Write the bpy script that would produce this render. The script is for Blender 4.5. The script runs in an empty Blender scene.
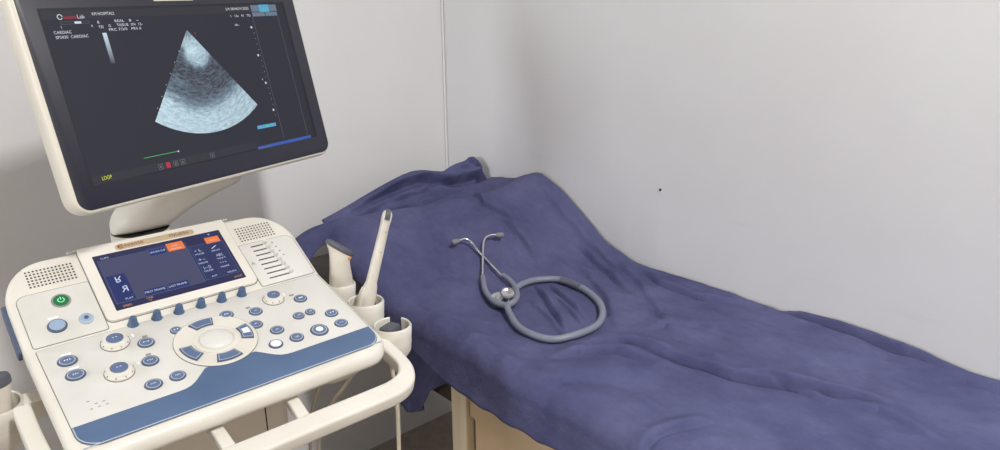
import bpy, bmesh, math, random
import numpy as np
from mathutils import Matrix, Vector, noise

random.seed(7)
R = math.radians
S = bpy.context.scene
C = S.collection

# ------------------------------------------------------------------ camera, light, exposure
FPX = 740.9
CAM_Z = 1.41
cam_d = bpy.data.cameras.new('camera')
cam_d.sensor_width = 36.0
cam_d.lens = FPX * 36.0 / 1000.0
cam_d.clip_start = 0.02
cam = bpy.data.objects.new('camera', cam_d)
C.objects.link(cam)
_M = ((0.74671165, 0.20907089, -0.63143572), (-0.66508504, 0.22163736, -0.71311904), (-0.00914269, 0.95245275, 0.30454912))
cam.matrix_world = Matrix.Translation((0, 0, CAM_Z)) @ Matrix(_M).to_4x4()
S.camera = cam

world = bpy.data.worlds.new('world')
S.world = world
world.use_nodes = True
world.node_tree.nodes['Background'].inputs[0].default_value = (0.9, 0.92, 1.0, 1)
world.node_tree.nodes['Background'].inputs[1].default_value = 0.05

LAMP = Vector((0.52, -1.20, 3.35))
ld = bpy.data.lights.new('ceiling_panel_light', 'AREA')
ld.shape = 'RECTANGLE'
ld.size = 0.22
ld.size_y = 0.46
ld.energy = 122
ld.color = (1.0, 0.975, 0.95)
lo = bpy.data.objects.new('ceiling_panel_light', ld)
lo.location = LAMP
C.objects.link(lo)
# daylight through the window in the left wall
WIN = (0.90, 1.70, 1.0, 2.3)            # y0, y1, z0, z1
wd = bpy.data.lights.new('window_daylight', 'AREA')
wd.shape = 'RECTANGLE'
wd.size = WIN[1] - WIN[0]
wd.size_y = WIN[3] - WIN[2]
wd.energy = 50
wd.color = (0.95, 0.98, 1.0)
wo = bpy.data.objects.new('window_daylight', wd)
wo.rotation_euler = (R(90), 0, R(-90))
wo.location = (-2.56, (WIN[0] + WIN[1]) / 2, (WIN[2] + WIN[3]) / 2)
C.objects.link(wo)

S.view_settings.view_transform = 'Standard'
S.view_settings.look = 'None'
S.view_settings.exposure = 0.0
S.view_settings.gamma = 1.0
S.view_settings.use_curve_mapping = False
S.cycles.max_bounces = 10
S.cycles.diffuse_bounces = 6

# ------------------------------------------------------------------ materials
def srgb(r, g, b):
    f = lambda c: (c / 12.92) if c <= 0.04045 else ((c + 0.055) / 1.055) ** 2.4
    return (f(r / 255), f(g / 255), f(b / 255), 1.0)

def nodes_of(name):
    m = bpy.data.materials.new(name)
    m.use_nodes = True
    nt = m.node_tree
    return m, nt, nt.nodes['Principled BSDF']

def plain(name, col, rough=0.5, metal=0.0, spec=0.5, coat=0.0):
    m, nt, b = nodes_of(name)
    b.inputs['Base Color'].default_value = col
    b.inputs['Roughness'].default_value = rough
    b.inputs['Metallic'].default_value = metal
    b.inputs['Specular IOR Level'].default_value = spec
    b.inputs['Coat Weight'].default_value = coat
    return m

def mottled(name, c1, c2, scale=6.0, rough=0.5, bump=0.0, bscale=200.0, lo=0.35, hi=0.7, spec=0.5, detail=4.0, stretch=(1, 1, 1)):
    m, nt, b = nodes_of(name)
    tc = nt.nodes.new('ShaderNodeTexCoord')
    mp = nt.nodes.new('ShaderNodeMapping')
    mp.inputs['Scale'].default_value = stretch
    nz = nt.nodes.new('ShaderNodeTexNoise')
    nz.inputs['Scale'].default_value = scale
    nz.inputs['Detail'].default_value = detail
    rp = nt.nodes.new('ShaderNodeValToRGB')
    rp.color_ramp.elements[0].position = lo
    rp.color_ramp.elements[1].position = hi
    rp.color_ramp.elements[0].color = c1
    rp.color_ramp.elements[1].color = c2
    L = nt.links.new
    L(tc.outputs['Object'], mp.inputs['Vector'])
    L(mp.outputs['Vector'], nz.inputs['Vector'])
    L(nz.outputs['Fac'], rp.inputs['Fac'])
    L(rp.outputs['Color'], b.inputs['Base Color'])
    b.inputs['Roughness'].default_value = rough
    b.inputs['Specular IOR Level'].default_value = spec
    if bump:
        n2 = nt.nodes.new('ShaderNodeTexNoise')
        n2.inputs['Scale'].default_value = bscale
        n2.inputs['Detail'].default_value = 3
        bp = nt.nodes.new('ShaderNodeBump')
        bp.inputs['Strength'].default_value = bump
        bp.inputs['Distance'].default_value = 0.002
        L(mp.outputs['Vector'], n2.inputs['Vector'])
        L(n2.outputs['Fac'], bp.inputs['Height'])
        L(bp.outputs['Normal'], b.inputs['Normal'])
    return m

def emit(name, col, strength=1.0):
    m, nt, b = nodes_of(name)
    b.inputs['Base Color'].default_value = (0.01, 0.01, 0.012, 1)
    b.inputs['Roughness'].default_value = 0.35
    b.inputs['Specular IOR Level'].default_value = 0.2
    b.inputs['Emission Color'].default_value = col
    b.inputs['Emission Strength'].default_value = strength
    return m

MAT = {}
MAT['cream'] = mottled('cream_plastic', srgb(214, 210, 200), srgb(225, 222, 213), 9, 0.42, lo=0.3, hi=0.65)
MAT['cream_worn'] = mottled('worn_cream_plastic', srgb(203, 202, 196), srgb(218, 217, 212), 7, 0.45, lo=0.3, hi=0.6)
MAT['housing'] = plain('white_housing', srgb(224, 219, 206), 0.35)
MAT['seam'] = plain('seam_grey', srgb(120, 117, 112), 0.7)
MAT['slot'] = plain('slot_dark', srgb(52, 50, 50), 0.7)
MAT['blue'] = mottled('blue_palm_rest', srgb(78, 100, 134), srgb(88, 112, 146), 5, 0.5)
MAT['key_blue'] = plain('key_blue', srgb(92, 110, 144), 0.45)
MAT['key_dark'] = plain('key_rim_dark', srgb(78, 90, 114), 0.45)
MAT['key_line'] = plain('key_line_pale', srgb(176, 188, 204), 0.5)
MAT['white_print'] = plain('white_print', srgb(238, 240, 242), 0.5)
MAT['grey_print'] = plain('grey_print', srgb(150, 148, 144), 0.6)
MAT['knob'] = plain('knob_blue', srgb(76, 98, 130), 0.4)
MAT['green_lit'] = emit('green_lit', srgb(56, 150, 96), 0.6)
MAT['green_icon'] = emit('green_icon', srgb(150, 255, 180), 1.0)
MAT['blue_lit'] = emit('blue_lit', srgb(168, 190, 216), 0.95)
MAT['white_lit'] = emit('white_lit', srgb(250, 252, 255), 1.0)
MAT['tan'] = plain('tan_plate', srgb(188, 168, 138), 0.4, 0.1)
MAT['brown_print'] = plain('brown_print', srgb(84, 54, 40), 0.6)
MAT['red_print'] = plain('red_print', srgb(120, 44, 34), 0.6)
MAT['bezel'] = plain('black_bezel', srgb(42, 43, 56), 0.3, spec=0.5)
MAT['rubber'] = plain('dark_rubber', srgb(70, 72, 80), 0.6)
MAT['probe'] = mottled('probe_plastic', srgb(206, 200, 188), srgb(226, 221, 210), 20, 0.4)
MAT['probe_lens'] = plain('probe_lens', srgb(84, 86, 96), 0.55)
MAT['probe_orange'] = plain('probe_orange', srgb(224, 150, 100), 0.5)
MAT['cable'] = plain('cable_cream', srgb(196, 186, 170), 0.55)
MAT['body'] = mottled('body_beige', srgb(228, 222, 212), srgb(234, 229, 220), 5, 0.5)
MAT['body_dark'] = plain('body_grey', srgb(110, 106, 104), 0.6)
MAT['tubing'] = plain('stethoscope_tubing', srgb(118, 123, 138), 0.45)
MAT['sleeve'] = plain('stethoscope_sleeve', srgb(86, 90, 104), 0.4)
MAT['steel'] = plain('polished_steel', srgb(205, 205, 208), 0.22, 0.9)
MAT['eartip'] = plain('eartip_grey', srgb(120, 122, 128), 0.6)
MAT['post'] = mottled('cream_wood_paint', srgb(206, 192, 164), srgb(218, 205, 178), 5, 0.5, stretch=(1, 1, 0.2))
MAT['wood'] = mottled('pale_brown_wood', srgb(194, 170, 138), srgb(208, 185, 154), 8, 0.5, stretch=(1, 0.12, 1))
MAT['vinyl'] = plain('brown_vinyl', srgb(58, 46, 40), 0.55)
MAT['metal_white'] = plain('lamp_frame_white', srgb(225, 225, 225), 0.5)

# ------------------------------------------------------------------ mesh helpers
class MB:
    """collects faces of one mesh object"""
    def __init__(s):
        s.v = []; s.f = []; s.words = []
    def add(s, vs, fs):
        o = len(s.v)
        s.v += [tuple(p) for p in vs]
        s.f += [tuple(i + o for i in f) for f in fs]
        return s
    def box(s, x0, x1, y0, y1, z0, z1):
        return s.add([(x0, y0, z0), (x1, y0, z0), (x1, y1, z0), (x0, y1, z0), (x0, y0, z1), (x1, y0, z1), (x1, y1, z1), (x0, y1, z1)],
                     [(3, 2, 1, 0), (4, 5, 6, 7), (0, 1, 5, 4), (1, 2, 6, 5), (2, 3, 7, 6), (3, 0, 4, 7)])
    def rings(s, rings, cap0=True, cap1=True):
        n = len(rings[0]); vs = []; fs = []
        for r in rings: vs += list(r)
        for k in range(len(rings) - 1):
            for i in range(n):
                j = (i + 1) % n
                fs.append((k * n + i, k * n + j, (k + 1) * n + j, (k + 1) * n + i))
        if cap0: fs.append(tuple(reversed(range(n))))
        if cap1: fs.append(tuple((len(rings) - 1) * n + i for i in range(n)))
        return s.add(vs, fs)
    def lathe(s, prof, n=32, c=(0, 0, 0), sx=1.0, sy=1.0, cap0=True, cap1=True):
        rr = [[(c[0] + r * sx * math.cos(2 * math.pi * i / n), c[1] + r * sy * math.sin(2 * math.pi * i / n), c[2] + z) for i in range(n)] for r, z in prof]
        return s.rings(rr, cap0, cap1)
    def slab(s, poly, z0, z1, bev=0.0):
        """polygon (ccw in xy) extruded, top edge chamfered"""
        if bev:
            return s.rings([[(x, y, z0) for x, y in poly], [(x, y, z1 - bev) for x, y in poly], [(x, y, z1 - bev * 0.3) for x, y in inset(poly, bev * 0.3)], [(x, y, z1) for x, y in inset(poly, bev)]])
        return s.rings([[(x, y, z0) for x, y in poly], [(x, y, z1) for x, y in poly]])
    def tube(s, pts, r, n=12, sub=6, closed=False, taper=None, flat=None):
        P = catmull(pts, sub, closed)
        m = len(P)
        fr = []
        up = Vector((0, 0, 1))
        for i in range(m):
            a = P[(i - 1) % m] if closed else P[max(i - 1, 0)]
            b = P[(i + 1) % m] if closed else P[min(i + 1, m - 1)]
            t = (b - a).normalized()
            if i == 0:
                u = up if abs(t.dot(up)) < 0.95 else Vector((1, 0, 0))
                e = t.cross(u).normalized()
            else:
                e = (e - t * e.dot(t)).normalized()
            q = t.cross(e).normalized()
            rad = r if taper is None else taper(i / (m - 1)) * r
            fr.append([P[i] + (e * math.cos(2 * math.pi * k / n) + q * math.sin(2 * math.pi * k / n)) * rad for k in range(n)])
        if closed:
            fr.append(fr[0])
            return s.rings(fr, False, False)
        return s.rings(fr)
    def obj(s, name, mat, parent=None, mtx=None, smooth=40, mods=None):
        me = bpy.data.meshes.new(name)
        me.from_pydata([tuple(p) for p in s.v], [], s.f)
        bm = bmesh.new(); bm.from_mesh(me)
        bmesh.ops.recalc_face_normals(bm, faces=bm.faces)
        bm.to_mesh(me); bm.free()
        if smooth:
            try:
                me.shade_smooth()
                me.set_sharp_from_angle(angle=R(smooth))
            except Exception:
                for p in me.polygons: p.use_smooth = True
        me.materials.append(MAT[mat] if isinstance(mat, str) else mat)
        o = bpy.data.objects.new(name, me)
        C.objects.link(o)
        if parent is not None: o.parent = parent
        if mtx is not None: o.matrix_local = mtx
        return o

def catmull(pts, sub=6, closed=False):
    P = [Vector(p) for p in pts]
    n = len(P); out = []
    segs = n if closed else n - 1
    for i in range(segs):
        p1, p2 = P[i % n], P[(i + 1) % n]
        p0 = P[(i - 1) % n] if (closed or i > 0) else p1 + (p1 - p2)
        p3 = P[(i + 2) % n] if (closed or i + 2 < n) else p2 + (p2 - p1)
        for k in range(sub):
            t = k / sub
            out.append(0.5 * ((2 * p1) + (p2 - p0) * t + (2 * p0 - 5 * p1 + 4 * p2 - p3) * t * t + (3 * p1 - p0 - 3 * p2 + p3) * t ** 3))
    if not closed: out.append(P[-1])
    return out

def inset(poly, d):
    n = len(poly); out = []
    for i in range(n):
        a, b, c = Vector(poly[i - 1]), Vector(poly[i]), Vector(poly[(i + 1) % n])
        e1, e2 = (b - a), (c - b)
        if e1.length < 1e-9 or e2.length < 1e-9:
            out.append(tuple(b)); continue
        e1.normalize(); e2.normalize()
        n1, n2 = Vector((-e1.y, e1.x)), Vector((-e2.y, e2.x))
        k = 1 + n1.dot(n2)
        out.append(tuple(b + (n1 + n2) * (d / max(k, 0.3))))
    return out

def rrect(x0, x1, y0, y1, r, seg=6):
    """rounded rectangle, ccw; r a number or four radii (bl, br, tr, tl)"""
    rr = r if isinstance(r, (tuple, list)) else (r,) * 4
    out = []
    for (cx, cy, sx, sy, a0, q) in ((x0, y0, 1, 1, 180, rr[0]), (x1, y0, -1, 1, 270, rr[1]), (x1, y1, -1, -1, 0, rr[2]), (x0, y1, 1, -1, 90, rr[3])):
        if q <= 0: out.append((cx, cy)); continue
        for k in range(seg + 1):
            a = R(a0 + 90 * k / seg)
            out.append((cx + sx * q + q * math.cos(a), cy + sy * q + q * math.sin(a)))
    return out

def disc(x, y, r, n=24, sx=1.0, sy=1.0, rot=0.0):
    return [(x + r * sx * math.cos(2 * math.pi * i / n + rot), y + r * sy * math.sin(2 * math.pi * i / n + rot)) for i in range(n)]

_txt = {}
def text_geo(s_, size):
    if s_ not in _txt:
        cu = bpy.data.curves.new('t', 'FONT')
        cu.body = s_; cu.size = 1.0; cu.resolution_u = 2
        o = bpy.data.objects.new('t', cu)
        C.objects.link(o)
        dg = bpy.context.evaluated_depsgraph_get()
        me = bpy.data.meshes.new_from_object(o.evaluated_get(dg))
        _txt[s_] = ([tuple(v.co) for v in me.vertices], [tuple(p.vertices) for p in me.polygons])
        bpy.data.objects.remove(o); bpy.data.curves.remove(cu); bpy.data.meshes.remove(me)
    v, f = _txt[s_]
    return v, f

def put_text(mb, s_, x, y, size, z, width=None, flipx=False, flipy=False, center=False):
    v, f = text_geo(s_, size)
    if not v: return mb
    xs = [p[0] for p in v]
    w = max(xs) - min(xs)
    kx = size if width is None else width / w
    x0 = min(xs)
    off = -w / 2 if center else 0
    vs = []
    for p in v:
        px = (p[0] - x0 + off) * kx; py = p[1] * size
        if flipx: px = (w * kx if not center else 0) - px
        if flipy: py = 0.7 * size - py
        vs.append((x + px, y + py, z))
    mb.words.append((vs, f))
    return mb

def split_words(mb, name, mat, parent):
    for vs, f in mb.words: MB().add(vs, f).obj(name, mat, parent, smooth=0)

def empty(name, loc=(0, 0, 0)):
    o = bpy.data.objects.new(name, None)
    o.empty_display_size = 0.05
    o.location = loc
    C.objects.link(o)
    return o

def tag(o, label, cat, group=None):
    o['label'] = label; o['category'] = cat
    if group: o['group'] = group
    return o

def struct(o, label=None, cat=None):
    o['kind'] = 'structure'
    if label: o['label'] = label
    if cat: o['category'] = cat
    return o

def frame(origin, ex, ey):
    ex = Vector(ex).normalized(); ey = Vector(ey).normalized(); ez = ex.cross(ey)
    m = Matrix.Identity(4)
    for i in range(3):
        m[i][0] = ex[i]; m[i][1] = ey[i]; m[i][2] = ez[i]; m[i][3] = origin[i]
    return m

# ------------------------------------------------------------------ the room
XW, YW, XL, YF, ZC = 1.392, 1.82, -2.45, -2.6, 3.4

def wall_material():
    m, nt, b = nodes_of('painted_wall')
    L = nt.links.new
    tc = nt.nodes.new('ShaderNodeTexCoord')
    nz = nt.nodes.new('ShaderNodeTexNoise'); nz.inputs['Scale'].default_value = 1.6; nz.inputs['Detail'].default_value = 5
    rp = nt.nodes.new('ShaderNodeValToRGB')
    rp.color_ramp.elements[0].position = 0.3; rp.color_ramp.elements[0].color = srgb(214, 213, 215)
    rp.color_ramp.elements[1].position = 0.6; rp.color_ramp.elements[1].color = srgb(221, 221, 223)
    L(tc.outputs['Object'], nz.inputs['Vector']); L(nz.outputs['Fac'], rp.inputs['Fac'])
    # scuffs: long faint marks
    mp = nt.nodes.new('ShaderNodeMapping'); mp.inputs['Scale'].default_value = (2.0, 2.0, 22.0)
    n3 = nt.nodes.new('ShaderNodeTexNoise'); n3.inputs['Scale'].default_value = 1.7; n3.inputs['Detail'].default_value = 6
    r3 = nt.nodes.new('ShaderNodeValToRGB')
    r3.color_ramp.elements[0].position = 0.66; r3.color_ramp.elements[0].color = (0, 0, 0, 1)
    r3.color_ramp.elements[1].position = 0.80; r3.color_ramp.elements[1].color = (1, 1, 1, 1)
    L(tc.outputs['Object'], mp.inputs['Vector']); L(mp.outputs['Vector'], n3.inputs['Vector']); L(n3.outputs['Fac'], r3.inputs['Fac'])
    ml = nt.nodes.new('ShaderNodeMath'); ml.operation = 'MULTIPLY'; ml.inputs[1].default_value = 0.10
    L(r3.outputs['Color'], ml.inputs[0])
    mx = nt.nodes.new('ShaderNodeMixRGB'); mx.inputs['Color2'].default_value = srgb(160, 150, 148)
    L(ml.outputs[0], mx.inputs['Fac']); L(rp.outputs['Color'], mx.inputs['Color1'])
    L(mx.outputs['Color'], b.inputs['Base Color'])
    b.inputs['Roughness'].default_value = 0.55
    n2 = nt.nodes.new('ShaderNodeTexNoise'); n2.inputs['Scale'].default_value = 26; n2.inputs['Detail'].default_value = 4
    bp = nt.nodes.new('ShaderNodeBump'); bp.inputs['Strength'].default_value = 0.12; bp.inputs['Distance'].default_value = 0.004
    L(tc.outputs['Object'], n2.inputs['Vector']); L(n2.outputs['Fac'], bp.inputs['Height']); L(bp.outputs['Normal'], b.inputs['Normal'])
    return m

MAT['wall'] = wall_material()
MAT['ceiling'] = plain('ceiling_white', srgb(190, 188, 184), 0.8)
MAT['wall_dull'] = mottled('dull_painted_wall', srgb(150, 144, 134), srgb(158, 152, 142), 2, 0.7)
MAT['floor'] = mottled('terrazzo_floor', srgb(122, 110, 100), srgb(138, 126, 116), 30, 0.4)

struct(MB().box(XL, XW + 0.12, YW, YW + 0.12, 0, ZC).obj('wall_back', 'wall', smooth=0))
struct(MB().box(XW, XW + 0.12, YF, YW, 0, ZC).obj('wall_right', 'wall', smooth=0))
wl = MB().box(XL - 0.12, XL, YF, WIN[0], 0, ZC).box(XL - 0.12, XL, WIN[1], YW + 0.12, 0, ZC)
wl.box(XL - 0.12, XL, WIN[0], WIN[1], 0, WIN[2]).box(XL - 0.12, XL, WIN[0], WIN[1], WIN[3], ZC)
struct(wl.obj('wall_left', 'wall_dull', smooth=0))
wf = empty('window_1', (XL - 0.06, (WIN[0] + WIN[1]) / 2, WIN[2])); struct(wf)
hw_, hh_ = (WIN[1] - WIN[0]) / 2, WIN[3] - WIN[2]
for (a0, a1, b0, b1) in ((-hw_, -hw_ + 0.05, 0, hh_), (hw_ - 0.05, hw_, 0, hh_), (-hw_, hw_, 0, 0.05), (-hw_, hw_, hh_ - 0.05, hh_), (-0.02, 0.02, 0.05, hh_ - 0.05)):
    MB().box(-0.03, 0.03, a0, a1, b0, b1).obj('window_frame', 'post', wf, smooth=0)
struct(MB().box(XL - 0.12, XW + 0.12, YF - 0.12, YF, 0, ZC).obj('wall_front', 'wall_dull', smooth=0))
struct(MB().box(XL - 0.12, XW + 0.12, YF - 0.12, YW + 0.12, -0.1, 0).obj('floor', 'floor', smooth=0))
struct(MB().box(XL - 0.12, XW + 0.12, YF - 0.12, YW + 0.12, ZC, ZC + 0.1).obj('ceiling', 'ceiling', smooth=0))
# faint plaster bead running up the corner
struct(MB().tube([(XW - 0.004, YW - 0.004, 0.0), (XW - 0.004, YW - 0.004, 1.4), (XW - 0.004, YW - 0.004, ZC)], 0.0035, 8, 2).obj('trim_1', 'wall'))

MB().lathe([(0.0035, 0.0), (0.003, 0.0015)], 10).obj('nail_hole', 'slot', bpy.data.objects['wall_right'], frame((XW, 1.005, 0.957), (0, 1, 0), (0, 0, 1)) @ Matrix.Rotation(R(180), 4, 'X'))
lamp = empty('ceiling_lamp', (LAMP.x, LAMP.y, ZC))
tag(lamp, 'square white ceiling light panel overhead', 'lamp')
MB().slab(rrect(-0.15, 0.15, -0.27, 0.27, 0.01), -0.03, 0.0).obj('lamp_housing', 'metal_white', lamp)
MB().slab(rrect(-0.13, 0.13, -0.25, 0.25, 0.01), -0.036, -0.03).obj('diffuser', 'metal_white', lamp)
for q in (-1, 1):
    MB().box(-0.005, 0.0, -hw_ + 0.05 if q < 0 else 0.02, -0.02 if q < 0 else hw_ - 0.05, 0.05, hh_ - 0.05).obj('window_pane', 'white_lit', wf, Matrix.Translation((-0.10, 0, 0)), smooth=0)

# ------------------------------------------------------------------ bed, sheet, pillow
#CLOTH-BEGIN
BX0, BX1 = 0.79, 1.385          # bed left edge, wall side
BY0, BY1 = -0.35, 1.76
ZB = 0.757
def sstep(t):
    t = min(max(t, 0.0), 1.0)
    return t * t * (3 - 2 * t)
CREASES = [
    ([(1.032, 0.838), (1.046, 0.757), (1.060, 0.678), (1.070, 0.596), (1.119, 0.509), (1.142, 0.460), (1.174, 0.409), (1.189, 0.346)], 0.0120, 0.0115, 0.80, 0.974, 1.246, 0.288, 0.896),
    ([(1.082, 0.599), (1.114, 0.550), (1.113, 0.495), (1.116, 0.428)], 0.0070, 0.0101, 0.60, 1.031, 1.167, 0.378, 0.649),
    ([(0.798, 0.586), (0.849, 0.584), (0.891, 0.571), (0.929, 0.541)], 0.0070, 0.0094, 0.60, 0.751, 0.976, 0.494, 0.633),
    ([(1.400, 0.733), (1.390, 0.637), (1.387, 0.533), (1.385, 0.438), (1.386, 0.338)], 0.0100, 0.0101, 0.90, 1.334, 1.450, 0.287, 0.784),
    ([(1.397, 0.598), (1.401, 0.520), (1.408, 0.439), (1.414, 0.363)], 0.0080, 0.0072, 0.60, 1.361, 1.450, 0.327, 0.634),
    ([(0.727, 0.955), (0.754, 0.966), (0.778, 0.966), (0.784, 0.944), (0.805, 0.941), (0.817, 0.913), (0.829, 0.872)], 0.0080, 0.0094, 0.80, 0.680, 0.876, 0.825, 1.013),
    ([(1.233, 1.515), (1.191, 1.403), (1.203, 1.359), (1.214, 1.310)], 0.0070, 0.0072, 0.90, 1.155, 1.269, 1.274, 1.551),
    ([(1.245, 1.185), (1.243, 1.084), (1.171, 0.961), (1.067, 0.853)], 0.0060, 0.0130, 0.50, 1.003, 1.310, 0.788, 1.250),
    ([(0.957, 0.867), (1.022, 0.835), (1.062, 0.769), (1.093, 0.701)], 0.0090, 0.0144, 0.60, 0.885, 1.165, 0.629, 0.939),
    ([(1.042, 1.080), (1.022, 1.013), (0.983, 0.932), (0.952, 0.870)], 0.0040, 0.0086, 0.50, 0.909, 1.085, 0.827, 1.123),
    ([(1.098, 1.058), (1.068, 0.984), (1.037, 0.913)], 0.0050, 0.0072, 0.60, 1.001, 1.134, 0.877, 1.094),
    ([(0.791, 1.109), (0.755, 0.997), (0.719, 0.881), (0.722, 0.770)], 0.0070, 0.0300, 0.30, 0.569, 0.941, 0.620, 1.259),
    ([(0.776, 0.829), (0.860, 0.813), (0.925, 0.753), (0.953, 0.665)], 0.0060, 0.0300, 0.40, 0.626, 1.103, 0.515, 0.979),
    ([(1.371, 1.036), (1.329, 0.939), (1.329, 0.837), (1.359, 0.757)], 0.0080, 0.0086, 0.70, 1.286, 1.414, 0.714, 1.079),
    ([(1.374, 1.134), (1.312, 0.990), (1.208, 0.855), (1.121, 0.743)], 0.0050, 0.0130, 0.50, 1.057, 1.439, 0.678, 1.199),
    ([(1.351, 1.363), (1.341, 1.261), (1.350, 1.147), (1.323, 1.022)], 0.0060, 0.0101, 0.60, 1.272, 1.401, 0.972, 1.414),
    ([(0.784, 1.478), (0.908, 1.459), (1.040, 1.437), (1.188, 1.419)], 0.0040, 0.0144, 0.30, 0.712, 1.260, 1.347, 1.550),
    ([(0.892, 1.394), (0.902, 1.294), (0.925, 1.213), (0.909, 1.126)], 0.0050, 0.0280, 0.30, 0.752, 1.065, 0.986, 1.534),
    ([(1.099, 0.823), (1.167, 0.812), (1.207, 0.756), (1.207, 0.665)], 0.0040, 0.0130, 0.40, 1.035, 1.272, 0.600, 0.888),
    ([(1.132, 0.435), (1.149, 0.378), (1.136, 0.313), (1.119, 0.265)], 0.0050, 0.0115, 0.50, 1.062, 1.206, 0.208, 0.493),
    ([(1.219, 0.916), (1.198, 1.013), (1.221, 1.128), (1.231, 1.241)], 0.0040, 0.0158, 0.40, 1.119, 1.310, 0.837, 1.320),
    ([(1.201, 1.356), (1.203, 1.301), (1.197, 1.248), (1.182, 1.190)], 0.0070, 0.0101, 0.70, 1.131, 1.253, 1.140, 1.406),
    ([(1.325, 1.209), (1.316, 1.143), (1.286, 1.052), (1.241, 0.957)], 0.0080, 0.0108, 0.70, 1.187, 1.379, 0.903, 1.263),
    ([(1.108, 1.131), (1.072, 1.054), (1.024, 0.971), (0.981, 0.903)], 0.0080, 0.0094, 0.80, 0.934, 1.154, 0.856, 1.178),
    ([(1.137, 1.112), (1.102, 1.025), (1.064, 0.933)], 0.0070, 0.0086, 0.80, 1.021, 1.180, 0.889, 1.155),
    ([(0.877, 0.868), (0.948, 0.846), (0.997, 0.801), (1.027, 0.720)], 0.0090, 0.0115, 0.80, 0.819, 1.085, 0.663, 0.926),
    ([(0.846, 1.218), (0.827, 1.106), (0.816, 0.997), (0.846, 0.930)], 0.0070, 0.0158, 0.50, 0.736, 0.926, 0.851, 1.298),
]
def seg_dist(px, py, pl):
    best = None; acc = 0.0
    for k in range(len(pl) - 1):
        ax, ay = pl[k]; bx, by = pl[k + 1]
        dx, dy = bx - ax, by - ay
        l2 = dx * dx + dy * dy + 1e-12
        t = ((px - ax) * dx + (py - ay) * dy) / l2
        t = 0.0 if t < 0 else (1.0 if t > 1 else t)
        qx, qy = px - ax - t * dx, py - ay - t * dy
        d2 = qx * qx + qy * qy
        if best is None or d2 < best[0]:
            sg = 1.0 if (dx * qy - dy * qx) > 0 else -1.0
            best = (d2, sg, (k + t) / (len(pl) - 1))
    return best[1] * math.sqrt(best[0]), best[2]
def crease_h(x, y):
    z = 0.0
    for (pl, amp, w, shadow, x0, x1, y0, y1) in CREASES:
        if x < x0 or x > x1 or y < y0 or y > y1: continue
        d, t = seg_dist(x, y, pl)
        if abs(d) > 5 * w: continue
        fade = min(1.0, min(t, 1 - t) * 4 + 0.02)
        g = d / w
        if g > 0: z += fade * 1.35 * amp * math.exp(-g * g * 0.35)
        else: z += fade * 1.35 * amp * (math.exp(-g * g * 1.6) - shadow * math.exp(-((g + 1.15) / 0.42) ** 2))
    return z
def sheet_base(x, y):
    t = (BX1 - x) / (BX1 - BX0)
    t = min(max(t, -0.1), 1.1)
    yr = 1.395 + 0.125 * t
    zr = 0.890 + 0.036 * (1 - sstep(t / 0.38))
    yf = 1.00 + 0.10 * t
    if y <= yr:
        s = (y - yf) / (yr - yf)
        if s <= 0: z = 0.0
        else:
            z = s * s * 1.15 if s < 0.42 else None
            if z is None:
                a = 0.42 * 0.42 * 1.15; g = 2 * 0.42 * 1.15
                u = (s - 0.42) / 0.58
                z = a + (1 - a) * (u * 1.22 - 0.22 * u ** 3)
        return ZB + (zr - ZB) * z
    k = (y - yr) / 0.12
    return zr - 0.028 * sstep(k) - 0.012 * k
def sheet_h(x, y):
    z = sheet_base(x, y)
    n = noise.noise(Vector((x * 5.0, y * 3.2, 3.1))) * 0.006 + noise.noise(Vector((x * 13.0, y * 9.0, 7.7))) * 0.0032 + (0.22 - abs(noise.noise(Vector((x * 11 + y * 5, y * 8 - x * 4, 1.3))))) * 0.0080 + (0.22 - abs(noise.noise(Vector((x * 24 - y * 9, y * 17 + x * 8, 5.3))))) * 0.0034
    e = max(0.0, (x - 1.30) / 0.085)
    return z + n + crease_h(x, y) + 0.006 * e * e
#CLOTH-END

def sheet_material():
    m, nt, b = nodes_of('navy_cotton')
    L = nt.links.new
    tc = nt.nodes.new('ShaderNodeTexCoord')
    n1 = nt.nodes.new('ShaderNodeTexNoise'); n1.inputs['Scale'].default_value = 7; n1.inputs['Detail'].default_value = 7; n1.inputs['Roughness'].default_value = 0.65
    r1 = nt.nodes.new('ShaderNodeValToRGB')
    r1.color_ramp.elements[0].position = 0.32; r1.color_ramp.elements[0].color = srgb(70, 72, 107)
    r1.color_ramp.elements[1].position = 0.72; r1.color_ramp.elements[1].color = srgb(90, 92, 127)
    L(tc.outputs['Object'], n1.inputs['Vector']); L(n1.outputs['Fac'], r1.inputs['Fac'])
    mp = nt.nodes.new('ShaderNodeMapping'); mp.inputs['Scale'].default_value = (70, 22, 40); mp.inputs['Rotation'].default_value = (0, 0, 0.6)
    n2 = nt.nodes.new('ShaderNodeTexNoise'); n2.inputs['Scale'].default_value = 1.0; n2.inputs['Detail'].default_value = 6; n2.inputs['Roughness'].default_value = 0.7
    L(tc.outputs['Object'], mp.inputs['Vector']); L(mp.outputs['Vector'], n2.inputs['Vector'])
    mx = nt.nodes.new('ShaderNodeMixRGB'); mx.blend_type = 'OVERLAY'; mx.inputs['Fac'].default_value = 0.22
    L(r1.outputs['Color'], mx.inputs['Color1']); L(n2.outputs['Fac'], mx.inputs['Color2'])
    L(mx.outputs['Color'], b.inputs['Base Color'])
    b.inputs['Roughness'].default_value = 0.9
    b.inputs['Specular IOR Level'].default_value = 0.15
    n3 = nt.nodes.new('ShaderNodeTexNoise'); n3.inputs['Scale'].default_value = 22; n3.inputs['Detail'].default_value = 8; n3.inputs['Roughness'].default_value = 0.62
    bp = nt.nodes.new('ShaderNodeBump'); bp.inputs['Strength'].default_value = 0.8; bp.inputs['Distance'].default_value = 0.006
    L(tc.outputs['Object'], n3.inputs['Vector']); L(n3.outputs['Fac'], bp.inputs['Height']); L(bp.outputs['Normal'], b.inputs['Normal'])
    return m
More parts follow.
